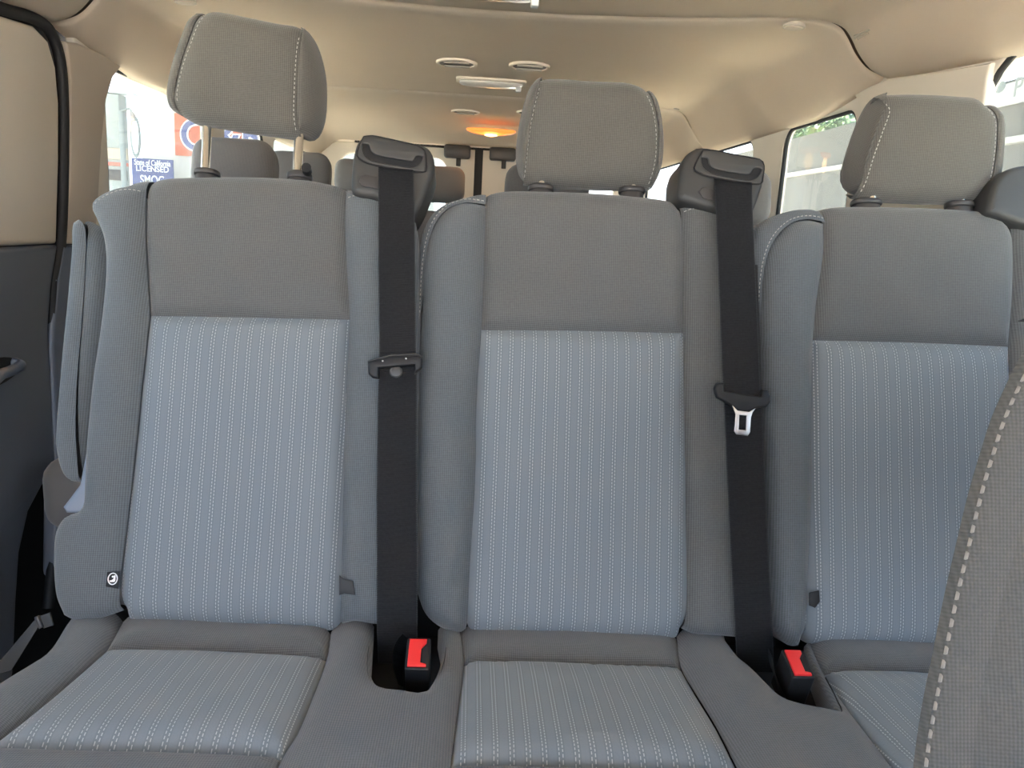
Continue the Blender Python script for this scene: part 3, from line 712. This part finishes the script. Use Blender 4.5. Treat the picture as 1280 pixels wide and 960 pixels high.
pillow('left_bolster', CU, [(C_([(82, 768), (112, 765), (154, 768)]), 'n'), (C_([(154, 768), (131, 808), (70, 860), (0, 915), (-70, 1000)]), 's'), (C_([(-70, 1000), (-190, 995)]), 'r'), (C_([(-190, 995), (-90, 900), (0, 843), (50, 812), (82, 768)]), 'r')], M_fab2, cl, R=.03, skirt=.11, puff=.012)
cm = part('cushion')
mlr = [(846, 790), (852, 829), (870, 860), (895, 900), (925, 958), (955, 1010)]
mll = [(575, 782), (580, 823), (571, 890), (564, 948), (558, 1010)]
pillow('rear_band', CU, [(C_([(575, 782), (700, 786), (846, 790)]), 'n'), (C_([(846, 790), (852, 829)]), 's'), (C_([(852, 829), (750, 825), (650, 822), (580, 823)]), 's'), (C_([(580, 823), (575, 782)]), 's')], M_fab, cm, puff=.006, pr=.02)
pillow('striped_insert', CU, [(C_([(580, 823), (650, 822), (750, 825), (852, 829)]), 's'), (C_([(852, 829), (870, 860), (895, 900), (925, 958)]), 's'), (C_([(925, 958), (780, 952), (660, 948), (564, 947)]), 's'), (C_([(564, 947), (571, 890), (580, 823)]), 's')], M_ins, cm, puff=.010, pr=.03)
pillow('front_band', CU, [(C_([(564, 947), (660, 948), (780, 952), (925, 958)]), 's'), (C_([(925, 958), (955, 1010)]), 's'), (C_([(955, 1010), (750, 1010), (558, 1010)]), 'r'), (C_([(558, 1010), (564, 947)]), 's')], M_fab2, cm, R=.04, skirt=.12, puff=.006)
# bolster shared by the left and middle places, with the pocket for the buckle
N1 = [(468, 774), (466, 806), (464, 828), (468, 846), (480, 856), (505, 859), (527, 862), (540, 848), (549, 828), (553, 806), (548, 778)]
pillow('shared_bolster', CU, [(C_([(414, 784), (425, 778), (445, 775), (468, 774)]), 'n'), (C_(N1), 'r'), (C_([(548, 778), (575, 782)]), 'n'), (C_(mll), 's'), (C_([(558, 1010), (440, 1010), (325, 1010)]), 'r'), (C_([(325, 1010)]+lrl[::-1][1:]), 's')], M_fab2, cm, R=.014, skirt=.06, puff=.010, pr=.05, groove=.007)
stitches('stitching', CU, C_([(461, 806), (459, 830), (463, 850), (478, 861), (505, 864), (528, 867), (545, 852), (554, 830), (558, 808)]), M_dark, cm, w=-.002, wd=.0009, pitch=.004, ln=.0038)
crr = part('cushion')
rll = [(1012, 795), (1030, 835), (1060, 880), (1110, 945), (1150, 1010)]
N2 = [(908, 796), (925, 818), (942, 832), (962, 852), (983, 870), (1003, 876), (1046, 884), (1040, 868), (1024, 838), (1006, 796)]
pillow('shared_bolster', CU, [(C_([(846, 790), (870, 784), (892, 786), (908, 796)]), 'n'), (C_(N2[:6]), 'r'), (C_(N2[5:7]), 'r'), (C_(N2[6:]), 'r'), (C_([(1006, 796), (1012, 795)]), 'n'), (C_(rll), 's'), (C_([(1150, 1010), (1050, 1010), (955, 1010)]), 'r'), (C_([(955, 1010)]+mlr[::-1][1:]), 's')], M_fab2, cm, R=.014, skirt=.06, puff=.010, pr=.05, groove=.007)
stitches('stitching', CU, C_([(935, 832), (955, 852), (980, 874), (1003, 881), (1050, 890), (1046, 872), (1032, 845)]), M_dark, cm, w=-.002, wd=.0009, pitch=.004, ln=.0038)
pillow('rear_band', CU, [(C_([(1012, 795), (1175, 801), (1272, 807)]), 'n'), (C_([(1272, 807), (1285, 842)]), 's'), (C_([(1285, 842), (1170, 837), (1100, 834), (1030, 835)]), 's'), (C_([(1030, 835), (1012, 795)]), 's')], M_fab, crr, puff=.006, pr=.02)
pillow('striped_insert', CU, [(C_([(1030, 835), (1100, 834), (1170, 837), (1285, 842)]), 's'), (C_([(1285, 842), (1320, 920), (1350, 985)]), 's'), (C_([(1350, 985), (1250, 980), (1135, 978)]), 's'), (C_([(1135, 978), (1110, 945), (1060, 880), (1030, 835)]), 's')], M_ins, crr, puff=.010, pr=.03)
pillow('front_band', CU, [(C_([(1135, 978), (1250, 980), (1350, 985)]), 's'), (C_([(1350, 985), (1365, 1012)]), 's'), (C_([(1365, 1012), (1260, 1010), (1150, 1010)]), 'r'), (C_([(1150, 1010), (1135, 978)]), 's')], M_fab2, crr, R=.04, skirt=.12, puff=.006)
pillow('right_bolster', CU, [(C_([(1272, 807), (1320, 810)]), 'n'), (C_([(1320, 810), (1400, 900), (1440, 1012)]), 'r'), (C_([(1440, 1012), (1365, 1012)]), 'r'), (C_([(1365, 1012), (1350, 985), (1320, 920), (1285, 842), (1272, 807)]), 's')], M_fab2, crr, R=.03, skirt=.11, puff=.012)
# frame under the cushions
box('seat_pan', (-.50, .66, .34), (.84, 1.02, .468), M_dark, bench, .01)
box('back_panel', (-.50, 1.045, .38), (.84, 1.065, .74), M_dark, bench, .004)
for x in (-.40, .17, .74): box('floor_leg', (x-.03, .70, 0), (x+.03, 1.0, .34), M_black, bench, .008)

# --- belt guides on the backrest tops
def guide(outline, plate_px, slot_px, rec_px, label=None, w=.012, d=.075):
    g = part('belt_guide'); fr = BK.off(w)
    P = lambda q: fr.pl(q)
    plate('housing', fr, P(outline), M_guide, g, d=d, bevel=.010, res=4, smooth_pts=True)
    if plate_px:
        plate('guide_plate', fr, P(plate_px), M_guide, g, d=.008, bevel=.002, w=.004, holes=[resample(smooth_line(P(slot_px+[slot_px[0]])), .002, True)])
        plate('slot_back', fr, resample(smooth_line(P(slot_px+[slot_px[0]])), .002, True), M_dark, g, d=.002, bevel=.0003, w=.0012)
        seam = resample(smooth_line(P(plate_px+[plate_px[0]])), .006, True); sm_ = [fr.pt(a, b, .003) for a, b in seam]
        tube('plate_joint', sm_+[sm_[0]], .0011, M_dark, g, 6, False)
    if rec_px: plate('cover_tab', fr, P(rec_px), M_collar, g, d=.004, bevel=.001, w=.0025)
    return g
guide([(458, 167), (448, 174), (442, 190), (439, 212), (439, 238), (446, 243), (470, 248), (500, 262), (514, 272), (520, 268), (530, 248), (538, 228), (543, 210), (541, 193), (533, 182), (500, 173), (470, 167)],
      [(455, 172), (449, 184), (447, 197), (460, 205), (490, 211), (531, 216), (533, 205), (531, 190), (524, 184), (490, 176), (466, 171)],
      [(453.5, 181), (461, 182), (464, 190), (471, 195), (510, 202), (517, 202), (521, 196), (528.5, 197), (525, 205), (517, 210), (508, 209.5), (470, 203), (459, 198), (454.5, 190)],
      [(452, 221), (449, 227), (453, 233), (476, 237), (476, 222), (458, 219)])
guide([(872, 183), (860, 191), (852, 206), (849, 228), (849, 247), (862, 253), (893, 263), (925, 275), (934, 278), (940, 270), (949, 248), (955, 228), (957, 209), (953, 198), (944, 194), (905, 187), (885, 183)],
      [(878, 189), (870, 203), (867, 213), (880, 220), (915, 227), (950, 231), (953, 220), (954, 208), (950, 201), (920, 195), (890, 189)],
      [(876, 198), (883.5, 199), (886, 207), (892, 212), (930, 219), (937, 218), (942, 211.5), (950.5, 212.5), (945, 222), (936, 226.5), (925, 225), (890, 218), (880, 212), (876.5, 205)],
      [(877, 235), (873, 240), (878, 248), (897, 253), (898, 240), (882, 234)])
guide([(1290, 203), (1262, 210), (1247, 222), (1239, 243), (1237, 264), (1250, 270), (1282, 282), (1298, 290), (1310, 270), (1316, 228), (1308, 212)], None, None, None)
# fabric tags
def tag_(pts, parent, w=.012, mark=None):
    fr = BK.off(w); t = plate('fabric_tag', fr, fr.pl(pts), M_black, parent, d=.0025, bevel=.0006)
    return t, fr
t, fr = tag_([(133, 715), (149, 714), (147, 736), (130, 733)], lb, .004)
def mark_ring(fr, cx, cy, r, par):
    u = fr.uv(cx, cy); k = r*1.05/F
    plate('mark_ring', fr, ellipse(u[0], u[1], k*.82, k, 24), M_white, par, d=.001, bevel=.0002, w=.0008, holes=[ellipse(u[0], u[1], k*.66, k*.84, 24)])
    s = lambda q: [(u[0]+a*k, u[1]+b*k) for a, b in q]
    plate('mark_child_seat', fr, s([(-.50, -.30), (-.38, -.52), (.30, -.52), (.44, -.3), (.42, .55), (.18, .58), (.12, .0), (-.12, -.2)]), M_white, par, d=.001, bevel=.0002, w=.0008)
    plate('mark_head', fr, ellipse(u[0]-.02*k, u[1]+.36*k, .15*k, .15*k, 10), M_white, par, d=.001, bevel=.0002, w=.0008)
mark_ring(fr, 141, 723.5, 7.2, lb)
tag_([(424, 719), (430, 724), (441, 726), (444, 744), (430, 742), (424, 744)], lb, .006)
tag_([(1012, 741), (1024, 738), (1025, 752), (1019, 760), (1012, 757)], rb, .006)

# ------------------------------------------------------------------ belts
gapw = .022
def belt(edges, label, n_w):
    b = thing('seat_belt', BK.pt(*BK.uv(*edges[0][0])), label, 'seat belt')
    return b
def rows(fr, px, ws):
    R_ = []
    for (xl, xr, y), w in zip(px, ws):
        a = fr.uv(xl, y, w); c = fr.uv(xr, y, w); R_.append((a[0], c[0], .5*(a[1]+c[1]), w))
    return R_
b1 = thing('seat_belt', BK.pt(-.12, 0), 'black seat belt in the gap between left and middle backrests', 'seat belt')
strip('webbing', BK, rows(BK, [(473, 517, 203), (473, 517, 216), (473, 518, 250), (473, 519, 330), (474, 520, 440), (473, 521, 470), (471, 521, 600), (471, 522, 700), (471, 522, 780), (473, 522, 850)], [.004, .020, .026, .030, .030, .030, .030, .029, .018, -.03]), M_web, b1)
tg = BK.off(.035)
P = lambda q: tg.pl(q)
tn = plate('tongue', tg, P([(460, 452), (466, 449), (490, 443), (522, 443), (528, 446), (528, 460), (518, 468), (518, 457), (474, 461), (474, 474), (466, 473), (461, 468)]), M_black, b1, d=.014, bevel=.004, w=.006, res=3)
plate('tongue_edge', tg, P([(460, 452), (490, 443.5), (522, 443), (528, 446), (527, 448.5), (522, 446), (490, 446.5), (462, 454)]), M_guide, tn, d=.006, bevel=.0015, w=.010)
for x, y in ((479, 452), (508, 449)):
    u = tg.uv(x, y); plate('rivet', tg, ellipse(u[0], u[1], .0012, .0012, 10), M_steel, tn, d=.002, bevel=.0004, w=.0075)
u = tg.uv(495, 465); q = .034-.035
plate('stop_button', tg, ellipse(u[0], u[1], .0082, .0075, 20), M_collar, b1, d=.007, bevel=.002, w=.003)
plate('stop_button_rim', tg, ellipse(u[0], u[1], .0086, .0078, 24), M_guide, b1, d=.0015, bevel=.0005, w=.0022, holes=[ellipse(u[0], u[1], .0072, .0065, 20)])
b2 = thing('seat_belt', BK.pt(.37, 0), 'black seat belt with steel tongue between middle and right backrests', 'seat belt')
strip('webbing', BK, rows(BK, [(893, 940, 219), (893, 940, 232), (895, 941, 270), (899, 946, 370), (903, 950, 470), (904, 951, 497)], [.004, .020, .026, .032, .036, .034]), M_web, b2)
strip('webbing', BK, rows(BK, [(899, 947, 330), (902, 951, 440), (906, 953, 520), (909, 957, 600), (915, 962, 720), (919, 966, 790), (922, 968, 860)], [.022, .026, .028, .028, .028, .018, -.03]), M_web, b2)
tg2 = BK.off(.042); P = lambda q: tg2.pl(q)
tp = plate('tongue', tg2, P([(893, 485), (896, 479), (904, 479), (905, 489), (950, 496), (952, 487), (958, 488), (962, 495), (962, 503), (958, 508), (943, 511), (935, 515), (921, 514), (913, 506), (896, 497)]), M_black, b2, d=.012, bevel=.003, w=.004, res=3)
bl = tg2.pl([(914, 506), (921, 513), (936, 515), (944, 510), (940, 516), (938, 522), (937, 540), (934, 545), (920, 543), (917, 539), (919, 518)])
plate('tongue_blade', tg2, bl, M_steel, b2, d=.003, bevel=.0008, w=.003, holes=[tg2.pl([(923.5, 519), (932.5, 520), (931.5, 538), (922.5, 537)])])

# ------------------------------------------------------------------ buckles
def buckle(face, label, tilt, depth=.06):
    """face: four corners in the photograph (tl, tr, br, bl), set near the pocket at the cushion's rear"""
    c = np.mean(face, axis=0)
    fn = np.array([0, -math.cos(tilt), math.sin(tilt)])
    base = hit(c[0], c[1], CU.pt(0, .012, .022), CU.w)
    d0 = hit(face[0][0], face[0][1], base, fn); d1 = hit(face[1][0], face[1][1], base, fn); d3 = hit(face[3][0], face[3][1], base, fn)
    uu = np.array([1., 0, 0]); vv = np.cross(fn, uu)
    fr = Frame(base, uu, vv)
    Q = np.array(fr.pl(face)); lo = np.array([(Q[0][0]+Q[3][0])/2, (Q[2][1]+Q[3][1])/2]); hi = np.array([(Q[1][0]+Q[2][0])/2, (Q[0][1]+Q[1][1])/2])
    t = thing('belt_buckle', base, label, 'buckle')
    W = hi-lo; e = .003
    plate('housing', fr, rrect(lo[0]-e, lo[1]-e, hi[0]+e, hi[1]+e, .003), M_black, t, d=depth, bevel=.002, w=0)
    x0, y0 = lo; x1, y1 = hi
    nx = x0+W[0]*.66
    red = [(x0, y0), (x1-.001, y0), (x1-.001, y0+W[1]*.10), (nx, y0+W[1]*.14), (nx, y0+W[1]*.66), (x1-.002, y0+W[1]*.86), (x1-.002, y1), (x0, y1)]
    plate('release_button', fr, red, M_red, t, d=.005, bevel=.0012, w=.003)
    plate('tongue_slot', fr, [(nx+.001, y0+W[1]*.13), (x1, y0+W[1]*.12), (x1, y0+W[1]*.80), (nx+.001, y0+W[1]*.66)], M_dark, t, d=.002, bevel=.0003, w=.0012)
    # strap down into the bench
    bk = Frame(fr.pt(0, 0, -depth*.5), fr.u, fr.v)
    return t, fr, lo, hi
bA = buckle([(512, 800), (536, 800), (533, 834), (509, 834)], 'red-buttoned belt buckle in the pocket between left and middle cushions', math.radians(62))
bB = buckle([(981, 813), (1003, 815), (1015, 846), (992, 844)], 'red-buttoned belt buckle in the pocket beside the right cushion', math.radians(72))
for (t, fr, lo, hi), sg in ((bA, 0), (bB, 1)):
    # folded webbing loop standing beside the housing
    a = lo[0]-.010
    bmx = bmesh.new(); rowsv = []
    for k in range(9):
        f = k/8; ang = f*2.2
        p0 = fr.pt(a-.010*math.sin(f*3.1), lo[1]-.010+f*(hi[1]-lo[1]+.028), -.022+.012*math.sin(f*2.6)); p1 = fr.pt(a+.004+.006*f, lo[1]-.004+f*(hi[1]-lo[1]+.020), -.045)
        rowsv.append([bmx.verts.new(p0), bmx.verts.new((p0+p1)/2+fr.u*.003), bmx.verts.new(p1)])
    for r0, r1 in zip(rowsv[:-1], rowsv[1:]):
        for q in (0, 1): bmx.faces.new((r0[q], r0[q+1], r1[q+1], r1[q]))
    bmesh.ops.solidify(bmx, geom=bmx.faces[:], thickness=.0018)
    link('strap', finish_bm(bmx, 'strap'), M_black, t)
# strap with slider hanging at the outer side of the left place
sf = Frame((0, .95, .5), (1, 0, 0), (0, math.sin(.2), math.cos(.2)))
st = thing('strap', sf.pt(*sf.uv(45, 790)), 'thin black strap with a slider beside the left cushion', 'strap')
P = lambda q: sf.pl(q)
plate('webbing', sf, P([(44, 774), (50, 780), (14, 838), (0, 842), (-10, 850), (-14, 840), (0, 826), (12, 812)]), M_guide, st, d=.002, bevel=.0005)
plate('slider', sf, P([(44, 771), (49, 769), (55, 783), (50, 786)]), M_collar, st, d=.008, bevel=.002, w=.004)
plate('strap_end', sf, P([(50, 770), (62, 766), (66, 782), (54, 786)]), M_guide, st, d=.004, bevel=.001)

# ------------------------------------------------------------------ the front seat cut by the right edge
fa = math.radians(16)
FS = Frame((0, .40, .95), (1, 0, 0), (0, math.sin(fa), math.cos(fa)))
fs = thing('front_seat', (.48, .40, 0), 'dark grey front seat backrest with pale stitching, cut by the right edge', 'seat')
FP = lambda q: FS.pl(q)
fe = [(1148, 1030), (1153, 960), (1163, 890), (1175, 830), (1191, 750), (1207, 680), (1224, 610), (1239, 560), (1250, 525), (1266, 488), (1287, 446), (1312, 408), (1350, 380)]
inner = [(1210, 1030), (1222, 900), (1250, 760), (1290, 620), (1330, 520), (1380, 470)]
pillow('side_bolster', FS, [(FP(fe), 'r'), (FP([(1350, 380), (1380, 470)]), 's'), (FP(inner[::-1]), 's'), (FP([(1210, 1030), (1146, 1030)]), 'n')], M_front, fs, R=.010, skirt=.0, puff=.004, groove=.0, gr=.01)
pillow('centre_panel', FS, [(FP(inner), 's'), (FP([(1380, 470), (1350, 380)]), 'n'), (FP([(1350, 380), (1450, 365), (1650, 370), (1900, 400), (2000, 470), (2150, 1030)]), 'r'), (FP([(2150, 1030), (1700, 1030), (1210, 1030)]), 'n')], M_front, fs, R=.03, skirt=.03, puff=.008, groove=.0, step=.016)
stitches('stitching', FS, FP([(1156, 1000), (1160, 950), (1169, 893), (1181, 830), (1197, 751), (1213, 682), (1230, 612), (1245, 562), (1256, 528), (1272, 491), (1292, 451)]), M_thread2, fs, w=-.001, pitch=.0075, ln=.0048, wd=.0011)
plate('back_shell', FS, FP([(1290, 1030), (1300, 900), (1330, 720), (1380, 560), (1440, 480), (1650, 450), (1880, 470), (1960, 530), (2080, 1030)]), M_front, fs, d=.07, bevel=.02, w=-.006)
box('cushion', (.24, -.18, .33), (.80, .33, .50), M_front, fs, .04, 4)
box('pedestal', (.30, -.1, 0), (.74, .28, .33), M_black, fs, .01)

# ------------------------------------------------------------------ the rows behind
def far_seat(cx, y, ztop_head, zbot_head, zback, wdt, hw_, label, light=False, name='passenger_seat', posts=True, group=None, cf=.50, ct=.50):
    t = thing(name, (cx, y, 0), label, 'seat', group)
    a = math.radians(14); fr = Frame((cx, y, zback), (1, 0, 0), (0, math.sin(a), math.cos(a)))
    h = wdt/2
    def seg(x0, y0, x1, y1, r):
        Q = rrect(x0, y0, x1, y1, r, 5)+[rrect(x0, y0, x1, y1, r, 5)[0]]
        return [(Q, 'r')]
    pillow('backrest', fr, seg(-h, -.55, h, 0, .06), M_far, t, step=.03, bstep=.02, R=.03, skirt=.09, smooth=False)
    plate('back_shell', fr, rrect(-h+.01, -.54, h-.01, -.01, .055), M_far, t, d=.06, bevel=.02, w=-.03)
    box('cushion', (cx-h, y-cf, ct-.15), (cx+h, y+.02-.14, ct), M_far, t, .045, 4)
    box('pedestal', (cx-h*.7, y-cf+.08, 0), (cx+h*.7, y-.12, ct-.14), M_black, t, .01)
    hd = pillow('headrest', fr, seg(-hw_, zbot_head-zback, hw_, ztop_head-zback, .045), M_far, t, step=.02, bstep=.012, R=.03, skirt=.08, smooth=False, w0=.012)
    plate('headrest_back', fr, rrect(-hw_+.008, zbot_head-zback+.006, hw_-.008, ztop_head-zback-.006, .04), M_far, hd, d=.03, bevel=.012, w=-.045)
    for s in (-1, 1):
        tube('post', [fr.pt(s*.055, zbot_head-zback+.02, -.03), fr.pt(s*.055, -.04, -.03)], .006, M_chrome, hd, 10)
        bxw = fr.pt(s*.055, .004, -.03)
        box('collar', (bxw[0]-.014, bxw[1]-.012, bxw[2]-.012), (bxw[0]+.014, bxw[1]+.012, bxw[2]+.012), M_collar, hd, .004)
    return t
def XY(px, Y): 
    d = ray(px, 270); return d[0]/d[1]*Y
far_seat(XY(292, 2.15), 2.12, 1.245, 1.10, 1.075, .37, .108, 'grey-brown seat seen under the raised headrest, nearest at the left', cf=.655, ct=.555)
far_seat(XY(682, 2.15), 2.12, 1.225, 1.09, 1.065, .42, .115, 'dark grey seat hidden behind the middle headrest')
far_seat(.665, 2.12, 1.245, 1.09, 1.10, .40, .14, 'pale grey seat behind the right belt guide')
far_seat(XY(370, 2.95), 2.95, 1.285, 1.13, 1.08, .33, .115, 'pale grey seat right of the raised headrest\'s right post')
far_seat(XY(450, 3.7), 3.7, 1.325, 1.17, 1.09, .33, .128, 'rearmost pale grey seat left of the left belt guide')
far_seat(XY(543, 3.7), 3.7, 1.315, 1.155, 1.105, .33, .135, 'rearmost grey seat right of the left belt guide')

# ------------------------------------------------------------------ outside
def gmat(): return plain('forecourt_concrete', (.74, .66, .55), .9, bscale=20, bdist=.002, var=.08)
S(box('ground', (-40, -40, -.66), (40, 40, -.6), gmat(), bevel=0))
M_wallw = plain('white_painted_wall', (.50, .485, .45), .8, var=.03); M_wallg = plain('grey_green_wall', (.28, .30, .28), .8, var=.15)
M_orange = plain('sign_orange', (.44, .075, .02), .6, var=.02); M_sblue = plain('sign_blue', (.035, .06, .21), .6, var=.02); M_pale = plain('pale_fascia', (.55, .62, .66), .6, var=.03)
M_redp = plain('red_stripe', (.55, .10, .06), .6, var=.05); M_ban = plain('banner_cloth', (.50, .49, .47), .8, var=.02); M_greyl = plain('pale_grey_print', (.20, .23, .23), .7, var=.02); M_tan = plain('tan_panel', (.45, .36, .26), .8, var=.08)
def textmesh(txt, size, mat, name, parent, M, ext=.01, bold=0., fit=None):
    cu = bpy.data.curves.new(name, 'FONT'); cu.body = txt; cu.size = size; cu.extrude = ext; cu.align_x = 'CENTER'; cu.align_y = 'CENTER'; cu.offset = bold
    ob = bpy.data.objects.new('tmp', cu); COL.objects.link(ob)
    dg = bpy.context.evaluated_depsgraph_get(); dg.update()
    me = bpy.data.meshes.new_from_object(ob.evaluated_get(dg)); bpy.data.objects.remove(ob); bpy.data.curves.remove(cu)
    if fit:
        xs = [v.co.x for v in me.vertices]; ys = [v.co.y for v in me.vertices]
        me.transform(Matrix.Diagonal((fit[0]/(max(xs)-min(xs)), fit[1]/(max(ys)-min(ys)), 1, 1)))
    me.transform(M); me.materials.clear()
    return link(name, me, mat, parent, smooth=False)
OW = Frame((0, 11.0, 0), (1, 0, 0), (0, 0, 1))
def OP(px, py): return OW.uv(px, py)
def orect(x0, y0, x1, y1):
    return OW.pl([(x0, y0), (x1, y0), (x1, y1), (x0, y1)])
def lo_hi(q): q = np.array(q); return q.min(0), q.max(0)
bd = thing('building', OW.pt(*OP(240, 260)), 'white building with a large orange and blue sign outside the left window', 'building')
a, b_ = lo_hi(OW.pl([(172, 112), (340, 300)])); 
plate('wall', OW, [(a[0], -.6), (b_[0]+2.2, -.6), (b_[0]+2.2, b_[1]), (a[0], b_[1])], M_wallw, bd, d=.3, bevel=.01, w=-.06)
box('added_canopy', (-16, 5.5, 4.3), (2.5, 11.0, 4.6), M_greyl, bd, .02)  # roof added out of view to keep the building front in shade
sg = thing('shop_sign', OW.pt(*OP(270, 172)), 'orange shop sign with big blue white-edged letters outside the left window', 'sign')
so = orect(219, 148, 330, 194); s0, s1 = lo_hi(so)
plate('board', OW, [(s0[0], s0[1]), (s1[0], s0[1]), (s1[0], s1[1]), (s0[0], s1[1])], M_orange, sg, d=.05, bevel=.005, w=.0)
def letter(ch, px, py, hpx):
    u = OP(px, py); sz = hpx*11.2/F/.70
    Mx = Matrix((tuple(OW.u)+(0,), tuple(OW.v)+(0,), tuple(OW.w)+(0,), (0, 0, 0, 1))).transposed()
    for mm, off, w, nm in ((M_white, sz*.045, .006, 'letter_edge'), (M_sblue, sz*.012, .014, 'letter')):
        M = Mx.copy(); M.translation = Vector(OW.pt(u[0], u[1], w)); textmesh(ch, sz, mm, nm, sg, M, .006, off)
letter('C', 244, 171, 34); letter('&', 283, 171, 34); letter('R', 317, 171, 34)
lic = thing('licence_sign', OW.pt(*OP(190, 220)), 'small blue licence sign with white lettering outside the left window', 'sign')
c0, c1 = lo_hi(OW.off(.35).pl([(164, 197), (217, 244)]))
plate('board', OW, [(c0[0], c0[1]), (c1[0], c0[1]), (c1[0], c1[1]), (c0[0], c1[1])], M_sblue, lic, d=.04, bevel=.004, w=.35)
Mx = Matrix((tuple(OW.u)+(0,), tuple(OW.v)+(0,), tuple(OW.w)+(0,), (0, 0, 0, 1))).transposed()
for tx, py, hp, wp in (('State of California', 204, 6.4, 41), ('LICENSED', 211.5, 6.6, 37), ('SMOG', 225.5, 10, 27)):
    M = Mx.copy(); pxm = 10.85/F
    M.translation = Vector(hit(190.5, py, OW.pt(0, 0, .352), OW.w)); textmesh(tx, .1, M_white, 'lettering', lic, M, .003, .001, (wp*pxm, hp*pxm))
post = box('sign_post', tuple(hit(190, 244, OW.pt(0, 0, .33), OW.w)-np.array([.03, -.02, 2.2])), tuple(hit(190, 244, OW.pt(0, 0, .33), OW.w)+np.array([.03, .05, .2])), M_steel, lic, .005)
OG = Frame((0, 9.0, 0), (1, 0, 0), (0, 0, 1))
def gr(x0, y0, x1, y1):
    a, b = lo_hi(OG.pl([(x0, y0), (x1, y1)])); return [(a[0], a[1]), (b[0], a[1]), (b[0], b[1]), (a[0], b[1])]
garage = thing('garage', OG.pt(*OG.uv(150, 300)), 'grey-green garage with a red stripe seen at the window\'s left edge', 'building')
plate('wall', OG, gr(95, 114, 160, 400), M_wallg, garage, d=.2, bevel=.01, w=-.02)
plate('roof_fascia', OG, gr(95, 110, 162, 117), M_pale, garage, d=.25, bevel=.01, w=.01)
plate('tan_panel', OG, gr(95, 182, 159, 200), M_tan, garage, d=.05, bevel=.005, w=.0)
plate('red_stripe', OG, gr(95, 200, 159, 208), M_redp, garage, d=.05, bevel=.005, w=.01)
plate('dark_opening', OG, gr(95, 209, 158, 226), M_rub, garage, d=.04, bevel=.004, w=.0)
mir = thing('convex_mirror', OG.pt(*OG.uv(171, 170)), 'oval mirror on an arm outside the left window', 'mirror')
c = OG.uv(173, 172); plate('rim', OG, ellipse(c[0], c[1], .055, .22, 24), M_greyl, mir, d=.05, bevel=.015, w=.1)
plate('glass', OG, ellipse(c[0]+.01, c[1], .035, .18, 24), M_chrome, mir, d=.01, bevel=.003, w=.106)
tube('pole', [OG.pt(c[0]-.13, -.62, .1), OG.pt(c[0]-.13, c[1]+.25, .1), OG.pt(c[0]-.02, c[1]+.30, .1), OG.pt(c[0], c[1]+.16, .1)], .03, M_greyl, mir, 10)
tube('arm', [OG.pt(*OG.uv(168, 133), .1), OG.pt(*OG.uv(182, 148), .1), OG.pt(*OG.uv(190, 157), .1)], .035, M_white, mir, 10)
# right side: pale wall with a banner
OR = Frame((4.6, 0, 0), (0, -1, 0), (0, 0, 1))
rw = thing('boundary_wall', (4.6, 9, -.6), 'pale grey boundary wall outside the right windows', 'wall')
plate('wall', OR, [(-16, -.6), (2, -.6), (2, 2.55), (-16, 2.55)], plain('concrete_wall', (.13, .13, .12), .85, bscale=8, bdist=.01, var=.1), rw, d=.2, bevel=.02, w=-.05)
a = OR.uv(1252, 177)
plate('ledge', OR, [(-16, a[1]-.03), (2, a[1]-.03), (2, a[1]+.03), (-16, a[1]+.03)], M_wallw, rw, d=.1, bevel=.01, w=.02)
box('added_canopy', (2.3, -1, 3.3), (4.8, 16, 3.5), M_greyl, rw, .02)  # added overhang, never in view, shades the right wall and its banner
bn = thing('banner', (4.6, 6, 1.3), 'white banner with a pale grey dot and letter outside the far right window', 'banner')
a = OR.uv(1240, 137)[1]
plate('cloth', OR, [(-9.5, a), (.5, a), (.5, 2.5), (-9.5, 2.5)], M_ban, bn, d=.03, bevel=.004, w=.03)
MR = Matrix((tuple(OR.u)+(0,), tuple(OR.v)+(0,), tuple(OR.w)+(0,), (0, 0, 0, 1))).transposed()
tc_ = hit(1024, 160, (7.5, 0, 0), (1, 0, 0)); tr = thing('tree', (7.5, tc_[1], -.6), 'leafy green tree beyond the wall in the right rear window', 'tree')
tube('trunk', [(7.5, tc_[1], -.6), (7.55, tc_[1]+.1, 1.2), (7.5, tc_[1], tc_[2])], [.16, .12, .05], M_tan, tr, 10)
bm = bmesh.new()
for _ in range(1500):
    d = Vector((random.gauss(0, 1), random.gauss(0, 1), random.gauss(0, 1))).normalized()*random.random()**.4
    p = Vector((7.5, tc_[1], tc_[2]-.1))+Vector((d.x*1.1, d.y*1.9, d.z*.85)); a_ = Vector((random.gauss(0, 1), random.gauss(0, 1), random.gauss(0, 1))).normalized(); b_2 = a_.orthogonal().normalized()
    bm.faces.new([bm.verts.new(p+q) for q in (a_*.14, b_2*.06, a_*-.14, b_2*-.06)])
lv = link('foliage', finish_bm(bm, 'foliage'), plain('leaf_green', (.10, .17, .06), .6, var=.2), tr, smooth=False); props(lv, kind='stuff')
u = OR.uv(1254, 109); plate('dot', OR, ellipse(u[0], u[1], .075, .05), M_greyl, bn, d=.004, bevel=.001, w=.033)
u = OR.uv(1277, 110); M = MR.copy(); M.translation = Vector(OR.pt(u[0], u[1], .032)); textmesh('P', .23, M_greyl, 'lettering', bn, M, .002)
